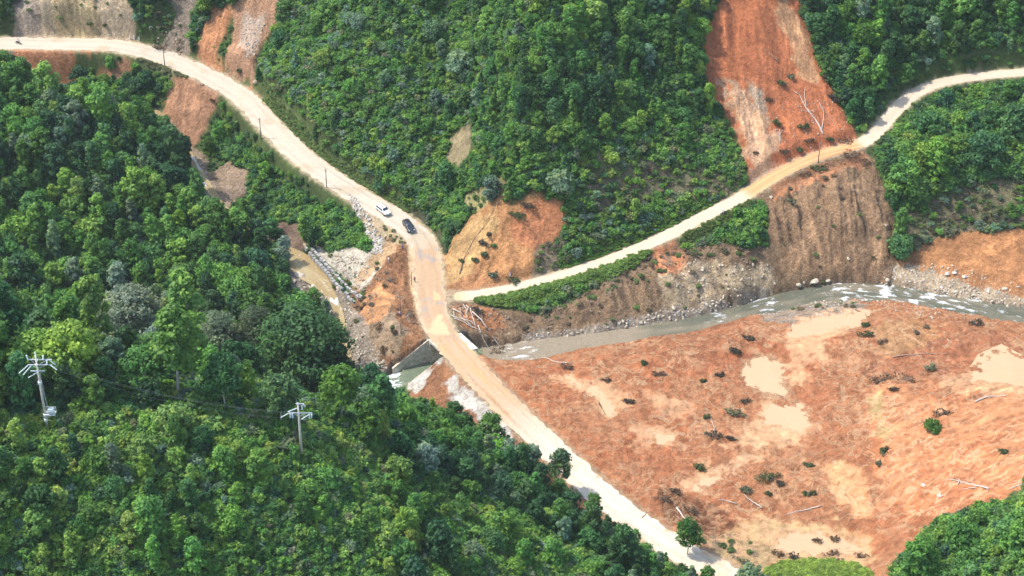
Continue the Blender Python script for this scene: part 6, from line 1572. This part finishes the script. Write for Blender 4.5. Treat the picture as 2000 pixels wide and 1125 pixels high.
def motorbike(px, py, rz, label):
    p = at(px, py); root = empty('motorbike', (p[0], p[1], p[2]+.03), rz); tag(root, label, 'motorbike')
    for xw in (-.62,.62):
        mb = MB(); mb.tube([(xw,-.05,.3),(xw,.05,.3)], .3, 16); wh = mb.build('wheel', MTYRE, root); mb = MB(); mb.tube([(xw,-.06,.3),(xw,.06,.3)], .18, 12); mb.build('rim', MRIM, wh)
    mb = MB(); mb.tube([(-.5,0,.62),(-.1,0,.5),(.2,0,.42),(.42,0,.7)], [.13,.15,.12,.1], 8); mb.ball((0,0,.42),(.2,.13,.16)); mb.build('body', MTRIM, root, smooth=True)
    mb = MB(); mb.tube([(-.62,0,.78),(-.25,0,.76),(.1,0,.72)], [.09,.13,.09], 8); mb.build('seat', MTRIM, root, smooth=True)
    mb = MB(); mb.tube([(.62,0,.3),(.48,0,.7),(.40,0,1.0)], .04, 6); mb.tube([(.36,-.34,1.04),(.42,0,1.02),(.36,.34,1.04)], .02, 6); mb.build('handlebar', MRIM, root)
    mb = MB(); mb.ball((.52,0,.88),(.08,.1,.1)); mb.build('headlight', MLAMP, root)
    mb = MB(); mb.tube([(-.75,-.14,.35),(-.1,-.14,.3)], .045, 6); mb.build('exhaust', MRIM, root)
    return p + np.array([0,0,.03])
q_ = motorbike(1413,419, math.radians(205), 'grey motorbike ridden down the side road')
person(0,0,'ride', math.radians(205), LB, GY, 'motorbike rider in light blue shirt on the side road', P=q_, hat=WH)
q_ = motorbike(36,86, math.radians(-20), 'dark motorbike ridden along the top left road')
person(0,0,'ride', math.radians(-20), WH, DK, 'motorbike rider in white jacket on the top left road', P=q_, hat=DK)

TW = [(o, lowp[0][1]) for o in bpy.data.objects if o.name.startswith('branches') and o.parent and o.parent.name.startswith('uprooted_shrub') and o.data.materials[0] is MBROWNW][:5]

# dry scrub on the bare banks, short grass on the verges
def in_pix(pix, n_, seed):
    P = wpoly(pix); r_ = np.random.RandomState(seed); lo = P.min(0); hi = P.max(0); out = []
    while len(out) < n_:
        q = r_.uniform(lo, hi, (n_*3, 2)); k = psdf(q[:, 0], q[:, 1], P) > 0; out += list(q[k])
    return np.array(out[:n_])
recs = []
DRY = [(.20,.16,.09),(.16,.12,.07),(.26,.21,.13),(.12,.11,.06)]
for pix, n_, gr in [([(1100,600),(1180,552),(1240,528),(1310,478),(1400,470),(1490,480),(1510,560),(1400,598),(1150,645),(1040,655),(990,640)], 150, .08),
    ([(1495,395),(1560,345),(1690,310),(1720,350),(1745,450),(1740,545),(1530,545)], 50, .1),
    ([(1745,425),(1800,400),(1850,372),(1930,350),(2080,345),(2080,445),(1900,450),(1840,460),(1780,485)], 330, .45),
    ([(1050,610),(1180,545),(1280,500),(1340,480),(1480,470),(1490,500),(1340,520),(1200,580),(1060,640)], 110, .3),
    ([(690,560),(742,510),(790,590),(830,655),(760,720),(700,700)], 75, .0),
    ([(1130,330),(1250,300),(1400,330),(1450,340),(1430,380),(1300,400),(1180,400),(1120,390)], 260, .4),
    ([(30,-20),(255,-20),(260,70),(30,75)], 50, .3), ([(300,20),(372,60),(350,105),(290,90)], 60, .1), ([(1060,480),(1095,470),(1085,520),(1040,535)], 60, .3),
    ([(905,380),(960,350),(985,370),(900,440)], 60, .5), ([(1500,600),(1640,590),(1700,600),(1600,625)], 22, .1),([(1360,1050),(1430,1040),(1500,1080),(1440,1120)], 22, .3),
    ([(640,490),(690,520),(745,590),(690,600),(650,560)], 60, .2),([(1700,640),(1830,640),(1850,690),(1720,690)], 6, .3)]:
    for p in in_pix(pix, n_, n_+7):
        if sample(BARE, p[:1], p[1:2])[0] < 0: continue
        if min(polydist(p[:1], p[1:2], ROAD_MAIN)[0][0]-3.7, polydist(p[:1], p[1:2], ROAD_SIDE)[0][0]-2.1) < 1.2: continue
        leafy = rg.rand() < gr; t = (.13,.20,.06) if leafy or rg.rand() < .3 else DRY[rg.randint(4)]; sc = rg.uniform(.2,.6)
        k_ = (ns_ + rg.randint(len(lowp)-ns_)) if leafy or rg.rand() < .25 else len(lowp) + rg.randint(len(TW))
        if k_ >= len(lowp): sc = rg.uniform(.35, .9)
        recs.append(((p[0], p[1], ht(p[0], p[1])), k_, (0,0,rg.uniform(0,6.28)), (sc, sc, sc*.6), tuple(np.array(t)*rg.uniform(.7,1.3))))
mass('dry_scrub', 'dry brown scrub and roots clinging to the bare banks and cliffs', 'scrub', recs, lowp + TW)
recs = []
VG = [([(925,590),(1000,577),(1100,548),(1200,515),(1270,485),(1275,495),(1200,540),(1120,570),(1060,590),(990,600)], 1300, (.17,.28,.06)),
 ([(1330,468),(1400,430),(1450,395),(1470,396),(1420,450),(1350,480)], 260, (.14,.20,.05)),
 ([(490,180),(520,190),(570,250),(640,310),(740,372),(800,405),(790,385),(720,340),(640,280),(580,210),(530,160)], 1500, (.16,.24,.07)),
 ([(250,108),(330,128),(420,170),(430,185),(350,160),(270,135)], 380, (.18,.2,.09)),
 ([(1700,262),(1735,225),(1760,190),(1800,160),(1830,145),(1800,190),(1740,260),(1712,285)], 420, (.13,.2,.06)),
 ([(1490,1120),(1530,1100),(1600,1096),(1670,1105),(1720,1140),(1740,1200),(1480,1200),(1470,1150)], 1300, (.23,.34,.06)),
 ([(715,395),(760,415),(800,460),(795,480),(770,478),(742,440)], 90, (.22,.22,.10)),
 ([(1090,500),(1200,455),(1300,415),(1400,380),(1400,392),(1300,450),(1200,492),(1100,530)], 1100, (.16,.29,.055))]
for pix, n_, t in VG:
    P_ = in_pix(pix, n_, n_); dm_ = np.minimum(polydist(P_[:,0], P_[:,1], ROAD_MAIN)[0]-3.7, polydist(P_[:,0], P_[:,1], ROAD_SIDE)[0]-2.1)
    for p, d_ in zip(P_, dm_):
        if d_ < .35: continue
        sc = rg.uniform(.18,.36) * (1.0 if n_ != 1300 else rg.uniform(.8, 2.2))
        recs.append(((p[0], p[1], ht(p[0], p[1])-.03), ns_ + rg.randint(len(lowp)-ns_), (0,0,rg.uniform(0,6.28)), (sc*1.3, sc*1.3, sc*.8), tuple(np.array(t)*rg.uniform(.75,1.25))))
mass('grass', 'short grass on the road verges and the bright knob at the bottom', 'grass', recs, lowp)
# ------------------------------------------------------------------ thin haze over the whole valley
hm = bpy.data.materials.new('haze'); hm.use_nodes = True; hnt = hm.node_tree; hnt.nodes.clear()
ho = hnt.nodes.new('ShaderNodeOutputMaterial'); hv = hnt.nodes.new('ShaderNodeVolumePrincipled')
hv.inputs['Color'].default_value = (.93, .96, 1, 1); hv.inputs['Density'].default_value = .00005; hv.inputs['Anisotropy'].default_value = .2
hnt.links.new(hv.outputs[0], ho.inputs['Volume'])
zlo = float(HZ.min()) - 1; zhi = max(float(HZ.max()), 300) + 20
mb = MB(); mb.box((0, 0, (zlo+zhi)/2), (9000, 9000, zhi-zlo)); o = mb.build('haze', hm); tag(o, kind='stuff')
scene.cycles.volume_bounces = 0; scene.cycles.volume_step_rate = 4
